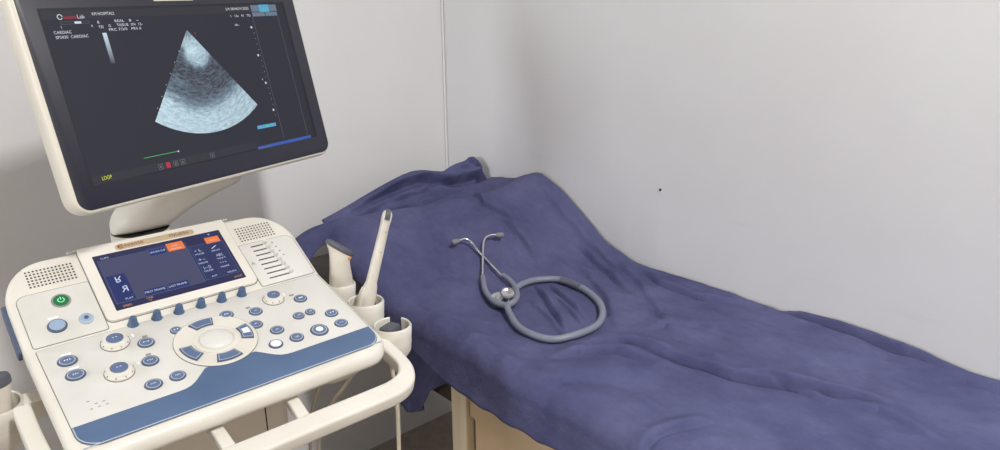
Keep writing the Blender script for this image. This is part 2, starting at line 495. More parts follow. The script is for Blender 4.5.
MAT['sheet'] = sheet_material()

bed = empty('examination_bed', (1.09, 0.75, 0))
tag(bed, 'wooden examination bed with cream posts under the navy sheet', 'bed')
def bl(mb, name, mat, **k):
    return mb.obj(name, mat, bed, Matrix.Translation((-1.09, -0.75, 0)), **k)
for (px, py) in ((0.798, 1.032), (1.340, 1.032), (1.340, 1.70), (0.798, -0.22), (1.340, -0.22)):
    bl(MB().slab(rrect(px, px + 0.022, py - 0.024, py + 0.024, 0.003, 2), 0.0, 0.654), 'post', 'post' if py < 1.5 else 'vinyl')
bl(MB().box(0.818, 0.834, -0.19, 1.004, 0.16, 0.60), 'side_panel', 'wood', smooth=0)
bl(MB().box(0.806, 0.836, -0.19, 1.005, 0.60, 0.652), 'side_rail', 'wood', smooth=0)
bl(MB().box(0.812, 0.84, 1.06, 1.67, 0.60, 0.652), 'side_rail', 'vinyl', smooth=0)
bl(MB().box(0.806, 0.836, -0.19, 1.005, 0.10, 0.16), 'side_rail', 'wood', smooth=0)
bl(MB().box(0.81, 1.385, -0.25, 1.745, 0.655, 0.675), 'bed_board', 'wood', smooth=0)
mtp = rrect(0.812, 1.38, -0.33, 1.74, 0.02)
bl(MB().slab(mtp, 0.676, 0.728, 0.012), 'mattress', 'vinyl')
# raised back rest slab
ang = math.atan2(0.125, 0.38)
bk = MB()
bk.slab(rrect(-0.265, 0.28, 0.0, 0.37, 0.02), -0.035, -0.012, 0.01)
b_o = bk.obj('backrest', 'vinyl', bed, Matrix.Translation((0.0, 1.17 - 0.75, 0.752)) @ Matrix.Rotation(ang, 4, 'X'))
bl(MB().box(0.86, 0.89, 1.43, 1.46, 0.728, 0.80), 'backrest_prop', 'post', smooth=0)
bl(MB().box(1.30, 1.33, 1.43, 1.46, 0.728, 0.80), 'backrest_prop', 'post', smooth=0)

def drop_at(y):
    pts = [(-0.4, 0.11), (0.2, 0.115), (0.75, 0.100), (0.98, 0.108), (1.10, 0.090), (1.19, 0.072), (1.28, 0.05), (1.38, 0.05), (1.50, 0.053), (1.545, 0.11), (1.62, 0.13), (1.8, 0.13)]
    for (a, p), (b, q) in zip(pts, pts[1:]):
        if y <= b:
            return p + (q - p) * sstep((y - a) / (b - a))
    return 0.1

def build_sheet():
    NY = 640; NXF = 230; NH = 26
    rows = []
    for i in range(NY + 1):
        y = BY0 + (1.60 - BY0) * i / NY
        row = []
        for j in range(NXF + 1):
            x = BX1 + (BX0 + 0.040 - BX1) * j / NXF
            row.append((x, y, sheet_h(x, y)))
        # rolled edge then hanging part
        xe, _, ze = row[-1]
        dr = drop_at(y)
        r = 0.040
        for k in range(1, NH + 1):
            s = k / NH
            L = (dr + 0.43 * min(r, dr)) * s
            if L < r * 1.57:
                a = L / r
                x = xe - r * math.sin(a); z = ze - r * (1 - math.cos(a))
            else:
                d = L - r * 1.57
                x = xe - r - d * 0.22; z = ze - r - d * 0.97
            hang = min(1.0, L / 0.06)
            wv = 0.0035 * math.sin(y * 21 + 1.2 * math.sin(y * 7)) + 0.004 * noise.noise(Vector((y * 14, L * 10, 2.0)))
            x += hang * wv - 0.003 * hang - 0.055 * hang * sstep((y - 1.49) / 0.09)
            row.append((x, y + 0.004 * hang * math.sin(y * 33), z))
        rows.append(row)
    n = len(rows[0])
    mb = MB()
    vs = [p for r_ in rows for p in r_]
    fs = [(i * n + j, i * n + j + 1, (i + 1) * n + j + 1, (i + 1) * n + j) for i in range(NY) for j in range(n - 1)]
    mb.add(vs, fs)
    return mb

sheet = build_sheet().obj('bed_sheet', 'sheet', smooth=180)
so = sheet.modifiers.new('thickness', 'SOLIDIFY'); so.thickness = 0.0015; so.offset = -1
tag(sheet, 'navy blue cotton sheet draped over the examination bed', 'bed sheet')
# tucked corner of the sheet hanging lower, behind the hem
def hanging_corner():
    mb = MB(); NU, NV = 22, 26
    vs = []
    for i in range(NU + 1):
        u = i / NU
        y = 1.06 + 0.24 * u
        zb = np.interp(y, [1.06, 1.112, 1.14, 1.171, 1.217, 1.263, 1.30], [0.655, 0.612, 0.566, 0.535, 0.525, 0.575, 0.66])
        zt = 0.715 + 0.06 * u
        for j in range(NV + 1):
            v = j / NV
            z = zt + (zb - zt) * v
            x = 0.806 + 0.010 * math.sin(u * 13 + v * 2) * v + 0.006 * math.sin(u * 29 + 1) * v - 0.012 * v
            yy = y + 0.006 * math.sin(v * 7 + u * 5)
            vs.append((x, yy, z))
    fs = [(i * (NV + 1) + j, i * (NV + 1) + j + 1, (i + 1) * (NV + 1) + j + 1, (i + 1) * (NV + 1) + j) for i in range(NU) for j in range(NV)]
    mb.add(vs, fs)
    return mb
hc = hanging_corner().obj('hanging_corner', 'sheet', sheet, smooth=180)
so = hc.modifiers.new('thickness', 'SOLIDIFY'); so.thickness = 0.0015

def build_pillow():
    NU, NV = 90, 60
    # control frame: u along the bed head (left to right), v from front bottom over the top to the back
    TOP = [(0.88, 1.70, 0.835), (0.952, 1.70, 0.856), (1.016, 1.70, 0.877), (1.098, 1.70, 0.902), (1.149, 1.70, 0.914), (1.187, 1.70, 0.917), (1.229, 1.70, 0.909), (1.272, 1.695, 0.900), (1.30, 1.69, 0.910), (1.335, 1.677, 0.922), (1.362, 1.670, 0.934), (1.372, 1.655, 0.900), (1.378, 1.64, 0.850), (1.378, 1.63, 0.810)]
    TOP = catmull(TOP, 8)
    def mid(u, v):
        f_ = u * (len(TOP) - 1); k = min(int(f_), len(TOP) - 2); t = TOP[k].lerp(TOP[k + 1], f_ - k)
        return Vector((t.x, 1.625 + (t.y - 1.625) * v, 0.79 + (t.z - 0.79) * v))
    rows_f, rows_b = [], []
    for i in range(NU + 1):
        u = i / NU
        rf, rb = [], []
        for j in range(NV + 1):
            v = j / NV
            p = mid(u, v)
            eu = (1 - (2 * u - 1) ** 6); ev = (1 - (2 * v - 1) ** 4)
            th = 0.026 * max(eu, 0) ** 0.6 * max(ev, 0) ** 0.6
            nrm = Vector((0, -0.80, 0.60))
            w = 0.008 * noise.noise(Vector((u * 7, v * 5, 0.5))) + 0.012 * (0.3 - abs(noise.noise(Vector((u * 9 - v * 3, v * 5 + u * 4, 2.5))))) + 0.004 * noise.noise(Vector((u * 17 + v * 4, v * 9, 4.5)))
            # long fold along the upper edge and gathers at the right
            d = v - (0.84 - 0.30 * u * u + 0.05 * math.sin(u * 5))
            w += (0.018 * math.exp(-(d / 0.07) ** 2) - 0.016 * math.exp(-((d + 0.16) / 0.06) ** 2)) * sstep(u * 4) 
            g = math.exp(-((u - 0.80) / 0.16) ** 2) * sstep((v - 0.45) / 0.4)
            w += 0.010 * g * math.sin(u * 70 + v * 9)
            shift = Vector((0, 0, 0.004 * g * math.sin(u * 41)))
            edge = min(1.0, 8 * min(u, 1 - u, v, 1 - v))
            rf.append(p + nrm * (th + w * (0.3 + 0.7 * edge)) + shift)
            rb.append(p - nrm * th * 0.6 + shift)
        rows_f.append(rf); rows_b.append(rb)
    mb = MB(); n = NV + 1
    for rows in (rows_f, rows_b):
        mb.add([q for r_ in rows for q in r_], [(i * n + j, i * n + j + 1, (i + 1) * n + j + 1, (i + 1) * n + j) for i in range(NU) for j in range(NV)])
    return mb
pil = build_pillow().obj('pillow', 'sheet', smooth=180)
bmp = bmesh.new(); bmp.from_mesh(pil.data)
bmesh.ops.remove_doubles(bmp, verts=bmp.verts, dist=0.0008); bmesh.ops.recalc_face_normals(bmp, faces=bmp.faces)
bmp.to_mesh(pil.data); bmp.free(); pil.data.shade_smooth()
tag(pil, 'rumpled navy pillow with gathered top edge behind the raised bed end', 'pillow')

# ------------------------------------------------------------------ ultrasound machine
OX, OY = 0.3724, 1.2888
mach = empty('ultrasound_machine', (OX, OY, 0))
tag(mach, 'cream ultrasound machine with tilted monitor and blue-trimmed control console', 'ultrasound machine')
TU, TD = R(30.77), R(14.5)
ZT = 0.9465
UP = frame((0, 0, ZT), (1, 0, 0), (0, math.cos(TU), math.sin(TU)))
HY, HZ = -0.092 * math.cos(TU), ZT - 0.092 * math.sin(TU)
DK = frame((0, HY, HZ), (1, 0, 0), (0, math.cos(TD), math.sin(TD)))
def ident(): return Matrix.Identity(4)
def top_z(y):
    return HZ + (y - HY) * (math.tan(TU) if y > HY else math.tan(TD))

# cart below the console
def cart():
    MB().slab(rrect(-0.155, 0.155, -0.085, 0.20, 0.03), 0.20, 0.80).obj('cabinet', 'body', mach)
    MB().box(0.1015, 0.1035, -0.0862, -0.0845, 0.22, 0.78).obj('cabinet_seam', 'slot', mach, smooth=0)
    MB().slab(rrect(-0.12, 0.12, -0.06, 0.16, 0.04), 0.79, 0.875).obj('console_neck', 'body', mach)
    MB().slab(rrect(-0.24, 0.24, -0.27, 0.26, 0.06), 0.11, 0.20, 0.02).obj('base', 'body', mach)
    for sx in (-0.19, 0.19):
        for sy in (-0.21, 0.20):
            c = MB().box(sx - 0.012, sx + 0.012, sy - 0.03, sy + 0.03, 0.085, 0.115).obj('caster', 'body_dark', mach)
            w = MB().lathe([(0.03, -0.018), (0.048, -0.014), (0.05, 0), (0.048, 0.014), (0.03, 0.018)], 24)
            w.obj('wheel', 'rubber', c, Matrix.Translation((sx, sy, 0.05)) @ Matrix.Rotation(R(90), 4, 'Y'))
cart()

def console_shell():
    YFR, YBK = -0.3215, 0.077
    W = 0.2430
    rF, rB = 0.040, 0.07
    ys = []
    for k in range(9): ys.append(YFR + rF * (1 - math.cos(R(90 * k / 8))))
    ys += [-0.25, -0.2, -0.15, -0.11, HY - 0.004, HY, HY + 0.004, -0.05, -0.02]
    for k in range(11): ys.append(YBK - rB * (1 - math.sin(R(90 * k / 10))))
    ys = sorted(set(round(y, 5) for y in ys))
    def hw(y):
        if y < YFR + rF: return W - rF + math.sqrt(max(rF * rF - (YFR + rF - y) ** 2, 0))
        if y > YBK - rB: return W - rB + math.sqrt(max(rB * rB - (y - YBK + rB) ** 2, 0))
        return W
    right = [(hw(y), y) for y in ys]
    left = [(-x, y) for x, y in reversed(right)]
    loop = right + left
    n = len(right)
    def ring(ins, dz):
        pts = inset(loop, ins) if ins else loop
        return [(x, y, top_z(y) + dz) for x, y in pts]
    prof = [(0.010, 0.0), (0.0055, -0.0008), (0.002, -0.004), (0.0, -0.010), (0.0, -0.019), (0.003, -0.026), (0.012, -0.033), (0.034, -0.040)]
    mb = MB()
    rings = [ring(i, d) for i, d in prof]
    mb.rings(rings, False, True)
    N = len(loop)
    top = rings[0]
    mb.add(top, [(k, k + 1, N - 2 - k, N - 1 - k) for k in range(n - 1)])
    o = mb.obj('console_shell', 'cream', mach, Matrix.Translation((-0.003, 0, 0)), smooth=50)
    return o
shell = console_shell()
bm_ = bmesh.new(); bm_.from_mesh(shell.data); bmesh.ops.remove_doubles(bm_, verts=bm_.verts, dist=1e-5)
bmesh.ops.recalc_face_normals(bm_, faces=bm_.faces); bm_.to_mesh(shell.data); bm_.free()
shell.data.set_sharp_from_angle(angle=R(50))

def plate(name, poly, mat, fr, z1, z0=-0.001, bev=0.0006, seam=True, parent=None):
    o = MB().slab(poly, z0, z1, bev).obj(name, mat, parent or mach, fr.copy() if parent is None else None)
    if seam:
        MB().slab(inset(poly, -0.0011), z0, 0.0004).obj('panel_gap', 'seam', mach, fr.copy())
    return o

plate('deck_panel', rrect(-0.2315, 0.2315, -0.234, -0.0035, (0.03, 0.03, 0.004, 0.004)), 'cream_worn', DK, 0.0012)
plate('power_panel', rrect(-0.2325, -0.128, -0.0885, 0.0165, (0.004, 0.004, 0.004, 0.015)), 'cream_worn', UP, 0.0012)
plate('slider_panel', rrect(0.128, 0.2315, -0.0885, 0.0165, (0.004, 0.004, 0.015, 0.004)), 'cream_worn', UP, 0.0012)

# blue palm rest
band = [(-0.2315, -0.1875), (-0.2315, -0.205)]
band += [(-0.2315 + 0.03 - 0.03 * math.cos(R(a)), -0.204 - 0.03 * math.sin(R(a))) for a in range(15, 91, 15)]
half = [(x, y) for x, y in band]
band = half + [(-x, y) for x, y in reversed(half)]
notch = [(0.090, -0.1875), (0.080, -0.1868), (0.071, -0.184), (0.062, -0.178), (0.040, -0.157)]
band = band + notch + [(-x, y) for x, y in reversed(notch)]
MB().slab(band, 0.0, 0.0022, 0.0005).obj('palm_rest', 'blue', mach, DK.copy())
lip = MB()
edge = [(-0.2305, -0.19, 0.0024), (-0.2305, -0.205, 0.0024)] + [(x * 0.997, y * 0.997, 0.0024) for x, y in half[2:]] + [(-x * 0.997, y * 0.997, 0.0024) for x, y in reversed(half[2:])] + [(0.2305, -0.205, 0.0024), (0.2305, -0.19, 0.0024)]
lip.tube(edge, 0.0008, 6, 2)
lip.obj('palm_rest_edge', 'key_line', mach, DK.copy())

# trackball
TBY = -0.102
MB().lathe([(0.0635, 0.0), (0.0635, 0.0028), (0.0628, 0.0034), (0.037, 0.0036)], 64, (0, TBY, 0)).obj('trackball_plate', 'cream', mach, DK.copy())
MB().lathe([(0.0642, 0.0), (0.0642, 0.0026)], 64, (0, TBY, 0)).obj('trackball_gap', 'seam', mach, DK.copy())
MB().lathe([(0.0350, 0.002), (0.0345, 0.0048), (0.0325, 0.0058), (0.0275, 0.0054), (0.0262, 0.003)], 48, (0, TBY, 0), cap0=False, cap1=False).obj('trackball_collar', 'cream', mach, DK.copy())
tb = MB()
prof = [(0.0258 * math.cos(R(a)), 0.0035 + 0.0090 * math.sin(R(a))) for a in range(0, 90, 10)] + [(0.0005, 0.0125)]
tb.lathe(prof, 40, (0, TBY, 0)).obj('trackball', 'cream_worn', mach, DK.copy())
for (a, lit) in ((95, 0), (-5, 1), (198, 0), (273, 0)):
    def arcpoly(r0, r1, a0, a1, n=8):
        p = [(r1 * math.cos(R(a0 + (a1 - a0) * k / n)), TBY + r1 * math.sin(R(a0 + (a1 - a0) * k / n))) for k in range(n + 1)]
        q = [(r0 * math.cos(R(a0 + (a1 - a0) * k / n)), TBY + r0 * math.sin(R(a0 + (a1 - a0) * k / n))) for k in range(n + 1)]
        return p + q[::-1]
    if a == 273: a = 270
    k1 = MB().slab(arcpoly(0.0385, 0.0575, a - 21, a + 21), 0.003, 0.0058, 0.0008).obj('trackball_key', 'key_dark', mach, DK.copy())
    MB().slab(arcpoly(0.0405, 0.0555, a - 18.5, a + 18.5), 0.0058, 0.0062).obj('key_outline', 'key_line', k1)
    MB().slab(arcpoly(0.0415, 0.0545, a - 17, a + 17), 0.0058, 0.0066).obj('key_cap', 'key_blue', k1)
    if lit: MB().slab(arcpoly(0.0425, 0.0535, a - 7, a + 9), 0.0066, 0.0069).obj('key_light', 'white_lit', k1)

# round keys
_kmesh = {}
def key(fr, x, y, r, sx=1.0, face='key_blue', lit=None, sym=None, icon=None, outer='key_dark'):
    k = MB().lathe([(1.04 * r, 0.0), (1.04 * r, 0.0006), (0.99 * r, 0.0020), (0.9 * r, 0.0024)], 28, (0, 0, 0), sx).obj('control_key', outer, mach, fr @ Matrix.Translation((x, y, 0.001)))
    MB().lathe([(0.84 * r, 0.002), (0.82 * r, 0.0027), (0.68 * r, 0.0027)], 28, (0, 0, 0), sx, cap0=False, cap1=True).obj('key_outline', 'key_line', k)
    MB().lathe([(0.73 * r, 0.002), (0.72 * r, 0.0029), (0.62 * r, 0.0032)], 28, (0, 0, 0), sx).obj('key_cap', face, k)
    if sym:
        t = MB(); put_text(t, sym, 0, -0.0018, 0.0045, 0.0034, width=r * 0.7, center=True)
        split_words(t, 'key_symbol', 'white_print', k)
    if icon == 'lit':
        MB().lathe([(0.42 * r, 0.0030), (0.42 * r, 0.0037)], 20, (0, 0, 0), sx).obj('key_light', 'white_lit', k)
    return k
SYM = ['III', '3D', 'M', 'PW', 'CW', 'CFM', 'II', 'B', '+', 'A', 'X', '', '1', '2', '3', '4', 'II', '=', '']
KEYS = [(-0.2000, -0.0463, .0122, 1.10), (-0.1987, -0.0830, .0122, 1.10), (-0.0925, -0.0575, .0118, 1.04), (-0.1015, -0.1025, .0118, 1.04), (-0.1150, -0.1555, .0112, 1.12), (-0.0800, -0.1545, .0108, 1.08),
        (-0.0435, -0.0488, .0090, 1.0), (0.0403, -0.0470, .0108, 1.06), (0.0857, -0.0603, .0108, 1.04), (0.0707, -0.0937, .0106, 1.05), (0.0936, -0.1237, .0106, 1.08), (0.0758, -0.1560, .0108, 1.05),
        (0.1688, -0.0612, .0110, 1.05), (0.1123, -0.1567, .0108, 1.08), (0.1425, -0.1051, .0094, 1.05), (0.1647, -0.1045, .0086, 1.02), (0.1950, -0.1248, .0104, 1.12), (0.1951, -0.1574, .0104, 1.12), (0.1539, -0.1567, .0150, 1.0)]
for q, (x, y, r, sx) in enumerate(KEYS):
    if q == 11: key(DK, x, y, r, sx, 'white_print', icon='lit')
    elif q == 18: key(DK, x, y, r, sx, 'key_blue', icon='lit')
    else: key(DK, x, y, r, sx, 'key_blue', sym=SYM[q])
# small printed marks beside some keys
for (x, y, w) in ((-0.198, -0.0300, 0.014), (-0.197, -0.0665, 0.014), (-0.089, -0.041, 0.008), (-0.099, -0.086, 0.008), (0.0790, -0.0440, 0.008), (0.160, -0.0445, 0.009)):
    MB().slab(rrect(x - w / 2, x + w / 2, y - 0.0022, y + 0.0022, 0.0015, 3), 0.001, 0.0018).obj('key_mark', 'white_print' if w > 0.01 else 'grey_print', mach, DK.copy())
for (x, y) in ((-0.1035, -0.030), (-0.1175, -0.099), (0.149, -0.036)):
    MB().slab(rrect(x - 0.002, x + 0.002, y - 0.004, y + 0.004, 0.0015, 3), 0.001, 0.0018).obj('key_mark', 'white_print', mach, DK.copy())
dots = MB()
for (x, y) in ((-0.2, -0.146), (-0.192, -0.155), (-0.182, -0.155), (-0.2, -0.163), (-0.19, -0.163), (-0.18, -0.163)):
    dots.box(x - 0.002, x + 0.002, y - 0.0008, y + 0.0008, 0.001, 0.0015)
dots.obj('printed_marks', 'grey_print', mach, DK.copy(), smooth=0)

# big rotary dials
for (x, y, r) in ((-0.1310, -0.0365, .0195), (-0.1465, -0.1070, .0195), (0.1275, -0.0410, .0175)):
    d = MB().lathe([(1.03 * r, 0), (1.03 * r, 0.003), (r, 0.0048), (0.95 * r, 0.0055), (0.94 * r, 0.0078), (0.85 * r, 0.0098), (0.62 * r, 0.0100)], 40).obj('rotary_dial', 'cream', mach, DK @ Matrix.Translation((x, y, 0.001)))
    MB().lathe([(0.60 * r, 0.0095), (0.60 * r, 0.0112), (0.52 * r, 0.0120)], 32, sx=1.05).obj('dial_cap', 'key_blue', d)
    t = MB(); put_text(t, '\u2022\u2022', 0, -0.0018, 0.006, 0.0122, width=r * 0.4, center=True); split_words(t, 'dial_symbol', 'white_print', d)
    MB().lathe([(1.08 * r, 0.0), (1.08 * r, 0.0012)], 40).obj('dial_gap', 'seam', d)
    nk = MB()
    for k in range(9):
        a = 2 * math.pi * k / 9
        nk.tube([(r * 1.0 * math.cos(a), r * math.sin(a), 0.0046), (r * 0.97 * math.cos(a), r * 0.97 * math.sin(a), 0.0060)], 0.0009, 5, 1)
    nk.obj('dial_grip', 'seam', d)

# row of blue knobs below the touch screen
for x in (-0.0941, -0.0573, -0.0218, 0.0149, 0.0506, 0.0864):
    MB().lathe([(0.0088, -0.004), (0.0088, 0.0), (0.0072, 0.0015), (0.0058, 0.0135), (0.0048, 0.0155), (0.003, 0.016)], 20).obj('knob', 'knob', mach, Matrix.Translation((x, HY - 0.004, HZ + 0.0005)) @ Matrix.Rotation(R(20), 4, 'X'))

# power key, two lit keys on the upper left
k = MB().lathe([(0.0142, 0), (0.0142, 0.0008), (0.0132, 0.0016), (0.0122, 0.0012)], 32).obj('power_key', 'grey_print', mach, UP @ Matrix.Translation((-0.1746, -0.0103, 0.001)))
MB().lathe([(0.0112, 0.001), (0.0108, 0.0022)], 32).obj('key_light', 'green_lit', k)
pw = MB()
pw.tube([(0.0045 * math.cos(R(a)), 0.0045 * math.sin(R(a)), 0.0026) for a in range(125, 416, 24)], 0.0008, 6, 2)
pw.tube([(0, 0.001, 0.0026), (0, 0.006, 0.0026)], 0.0008, 6, 1)
pw.obj('power_symbol', 'green_icon', k)
k = MB().lathe([(0.0130, 0), (0.0130, 0.0016), (0.0118, 0.0036), (0.011, 0.004)], 28, sx=1.08).obj('control_key', 'key_dark', mach, UP @ Matrix.Translation((-0.1927, -0.0581, 0.001)))
MB().lathe([(0.0104, 0.003), (0.010, 0.0046)], 28, sx=1.1).obj('key_cap', 'blue_lit', k)
k = MB().lathe([(0.0108, 0), (0.0108, 0.0016), (0.0098, 0.0036), (0.009, 0.004)], 28).obj('control_key', 'key_line', mach, UP @ Matrix.Translation((-0.1519, -0.0585, 0.001)))
MB().lathe([(0.0086, 0.003), (0.0082, 0.0045)], 28).obj('key_cap', 'blue_lit', k)
MB().lathe([(0.0036, 0.004), (0.0034, 0.0052)], 16).obj('key_symbol', 'key_dark', k)
MB().slab(rrect(-0.2015, -0.1865, -0.0425, -0.0385, 0.0015, 3), 0.001, 0.0018).obj('key_mark', 'white_print', mach, UP.copy())

# slide potentiometers
for k in range(8):
    v = 0.0065 - 0.0117 * k
    x1 = 0.178 + 0.0022 * k
    s_ = MB().slab(rrect(0.1475, x1, v - 0.0012, v + 0.0012, 0.001, 2), 0.0011, 0.0016).obj('slider_slot', 'slot', mach, UP.copy())
    c_ = MB().lathe([(0.0042, 0.001), (0.0040, 0.0085), (0.0030, 0.0100)], 14, sx=1.0, sy=0.9).obj('slider_knob', 'cream_worn', s_, Matrix.Translation((x1 - 0.003, v + 0.001, 0)))
    if k < 4:
        MB().slab(disc(x1 + 0.012, v - 0.001, 0.0018, 10), 0.0011, 0.0016).obj('slider_mark', 'grey_print', s_)
mk = MB(); put_text(mk, 'A', 0.131, -0.037, 0.012, 0.0016); MB().add(*mk.words[0]).obj('printed_mark', 'grey_print', mach, UP.copy(), smooth=0)

# speaker grilles
def grille(x0, x1, y0, y1, nx, ny):
    mb = MB()
    for i in range(nx):
        for j in range(ny):
            x = x0 + (x1 - x0) * i / (nx - 1); y = y0 + (y1 - y0) * j / (ny - 1)
            mb.add([(x - 0.0014, y - 0.0016, 0.0004), (x + 0.0014, y - 0.0016, 0.0004), (x + 0.0014, y + 0.0016, 0.0004), (x - 0.0014, y + 0.0016, 0.0004)], [(0, 1, 2, 3)])
    o = mb.obj('speaker_holes', 'slot', mach, UP.copy(), smooth=0)
    o['kind'] = 'stuff'
grille(-0.2065, -0.141, 0.031, 0.0635, 13, 6)
grille(0.1395, 0.204, 0.0265, 0.0585, 12, 6)

# touch screen unit
bezel_poly = rrect(-0.1262, 0.1262, -0.0785, 0.0880, (0.012, 0.012, 0.008, 0.008))
bz = MB().slab(bezel_poly, -0.004, 0.0055, 0.0028).obj('touchscreen_bezel', 'cream', mach, UP.copy())
MB().slab(inset(bezel_poly, -0.0014), -0.001, 0.0006).obj('panel_gap', 'seam', mach, UP.copy())
TS = 0.0056
def quadplate(mb, x0, x1, y0, y1, z):
    return mb.add([(x0, y0, z), (x1, y0, z), (x1, y1, z), (x0, y1, z)], [(0, 1, 2, 3)])
def split_quads(mb, name, mat, parent):
    for f in mb.f: MB().add([mb.v[i] for i in f], [(0, 1, 2, 3)]).obj(name, mat, parent, smooth=0)
E1 = emit('touch_navy', srgb(50, 52, 92), 0.75)
E2 = emit('touch_grey', srgb(86, 88, 122), 0.7)
E3 = emit('touch_blue', srgb(44, 60, 122), 0.7)
E4 = emit('touch_orange', srgb(246, 130, 58), 0.95)
E5 = emit('touch_white', srgb(205, 215, 245), 0.95)
E6 = emit('touch_line', srgb(110, 130, 190), 0.75)
E7 = emit('touch_amber', srgb(240, 170, 110), 0.95)
MB().slab(rrect(-0.1085, 0.1085, -0.0622, 0.0622, 0.001, 2), TS - 0.002, TS + 0.0003).obj('touchscreen', E1, bz)
a = MB(); quadplate(a, -0.1035, 0.040, -0.049, 0.049, TS + 0.0004); a.obj('screen_area', E2, bz, smooth=0)
a = MB()
quadplate(a, -0.1025, -0.073, -0.048, 0.012, TS + 0.0005)
quadplate(a, -0.058, -0.024, -0.048, -0.035, TS + 0.0005); quadplate(a, -0.020, 0.014, -0.048, -0.035, TS + 0.0005)
quadplate(a, -0.0235, 0.0065, 0.034, 0.052, TS + 0.0005)
quadplate(a, 0.072, 0.1000, 0.051, 0.0605, TS + 0.0005)
split_quads(a, 'screen_button', E3, bz)
a = MB(); quadplate(a, 0.044, 0.1035, -0.047, 0.036, TS + 0.0004); a.obj('screen_area', emit('touch_panel', srgb(52, 60, 108), 0.75), bz, smooth=0)
a = MB(); quadplate(a, 0.009, 0.038, 0.036, 0.055, TS + 0.0006); quadplate(a, 0.0755, 0.1010, 0.034, 0.049, TS + 0.0006)
split_quads(a, 'screen_tab', E4, bz)
a = MB()
def frame_lines(mb, x0, x1, y0, y1, z, t=0.0005):
    quadplate(mb, x0, x1, y0, y0 + t, z); quadplate(mb, x0, x1, y1 - t, y1, z); quadplate(mb, x0, x0 + t, y0, y1, z); quadplate(mb, x1 - t, x1, y0, y1, z)
frame_lines(a, -0.1045, 0.0405, -0.0495, 0.0495, TS + 0.0007); frame_lines(a, 0.0435, 0.1040, -0.0475, 0.0365, TS + 0.0007)
frame_lines(a, -0.0235, 0.0065, 0.034, 0.052, TS + 0.0007)
split_quads(a, 'screen_line', E6, bz)
a = MB()
z = TS + 0.0008
put_text(a, 'CLIPS', -0.098, 0.0515, 0.0055, z)
put_text(a, 'R', -0.0905, -0.006, 0.019, z, flipy=True)
put_text(a, 'R', -0.0885, -0.028, 0.019, z, flipx=True)
put_text(a, 'PLAY', -0.0885, -0.045, 0.0055, z)
put_text(a, 'FIRST FRAME', -0.0575, -0.043, 0.0062, z, width=0.032)
put_text(a, 'LAST FRAME', -0.0190, -0.043, 0.0062, z, width=0.030)
put_text(a, 'ARCHIVE CLIP', -0.0215, 0.0405, 0.0062, z, width=0.026)
put_text(a, 'CLIP', 0.018, 0.046, 0.005, z); put_text(a, 'REVIEW', 0.0145, 0.0385, 0.005, z, width=0.018)
put_text(a, 'TOOLS', 0.0825, 0.039, 0.005, z, width=0.012)
put_text(a, 'v', 0.085, 0.0535, 0.009, z)
for (x, y, t1, t2) in ((0.049, 0.013, '\u2022 L', 'IMAGE'), (0.047, -0.009, '+-', 'MEASURE'), (0.049, -0.029, '|--||', 'CALIPER'), (0.078, 0.013, '/', 'ARROW'), (0.080, -0.008, 'ABC', 'TEXT'), (0.079, -0.028, '* * *', 'MARK')):
    put_text(a, t1, x, y + 0.0075, 0.0085, z, width=0.012); put_text(a, t2, x - 0.002, y, 0.0052, z, width=0.016)
put_text(a, 'EXIT', 0.055, -0.0435, 0.0048, z); put_text(a, 'DELETE', 0.083, -0.0435, 0.0048, z)
split_words(a, 'screen_text', E5, bz)
a = MB(); put_text(a, 'SPEED', -0.097, -0.0585, 0.0052, z); put_text(a, 'CINE', -0.0595, -0.0545, 0.0048, z); put_text(a, '1.0', -0.057, -0.0595, 0.0045, z); put_text(a, 'ZOOM', 0.089, -0.0575, 0.0048, z)
split_words(a, 'screen_label', E7, bz)
# brand plate on the rear of the bezel
bp_ = MB().slab(rrect(-0.0690, 0.0660, 0.0655, 0.0775, 0.0058, 5), 0.005, 0.0068, 0.0005).obj('name_plate', 'tan', bz)
a = MB(); put_text(a, 'esaote', -0.0545, 0.0688, 0.0115, 0.0070, width=0.032); split_words(a, 'lettering', 'red_print', bp_)
a = MB(); put_text(a, 'MyLabSix', 0.0225, 0.0688, 0.0100, 0.0070, width=0.034); split_words(a, 'lettering', 'brown_print', bp_)
a = MB(); a.tube([(-0.0600 + 0.0042 * math.cos(R(t)), 0.0716 + 0.0042 * math.sin(R(t)), 0.0069) for t in range(40, 321, 28)], 0.0008, 5, 2)
a.tube([(-0.0638, 0.0716, 0.0069), (-0.0565, 0.0724, 0.0069)], 0.0007, 5, 1); a.obj('emblem', 'red_print', bp_)
# ribbed rear rim
a = MB()
for k in range(62):
    x = -0.138 + 0.272 * k / 61
    a.box(x - 0.0012, x + 0.0012, 0.0862, 0.0900, -0.004, 0.0016)
a.obj('ribbed_rim', 'cream_worn', mach, UP.copy(), smooth=0)
MB().slab(rrect(-0.124, 0.122, 0.0864, 0.0898, 0.001, 2), -0.006, 0.0014).obj('rear_rim', 'cream', mach, UP.copy())

# side grips on the left flank
MB().slab(rrect(-0.06, 0.04, -0.012, 0.012, 0.008, 4), 0, 0.006, 0.002).obj('side_grip', 'key_dark', mach, frame((-0.2455, -0.02, 0.905), (0, -math.cos(TU), -math.sin(TU)), (0, -math.sin(TU), math.cos(TU))))

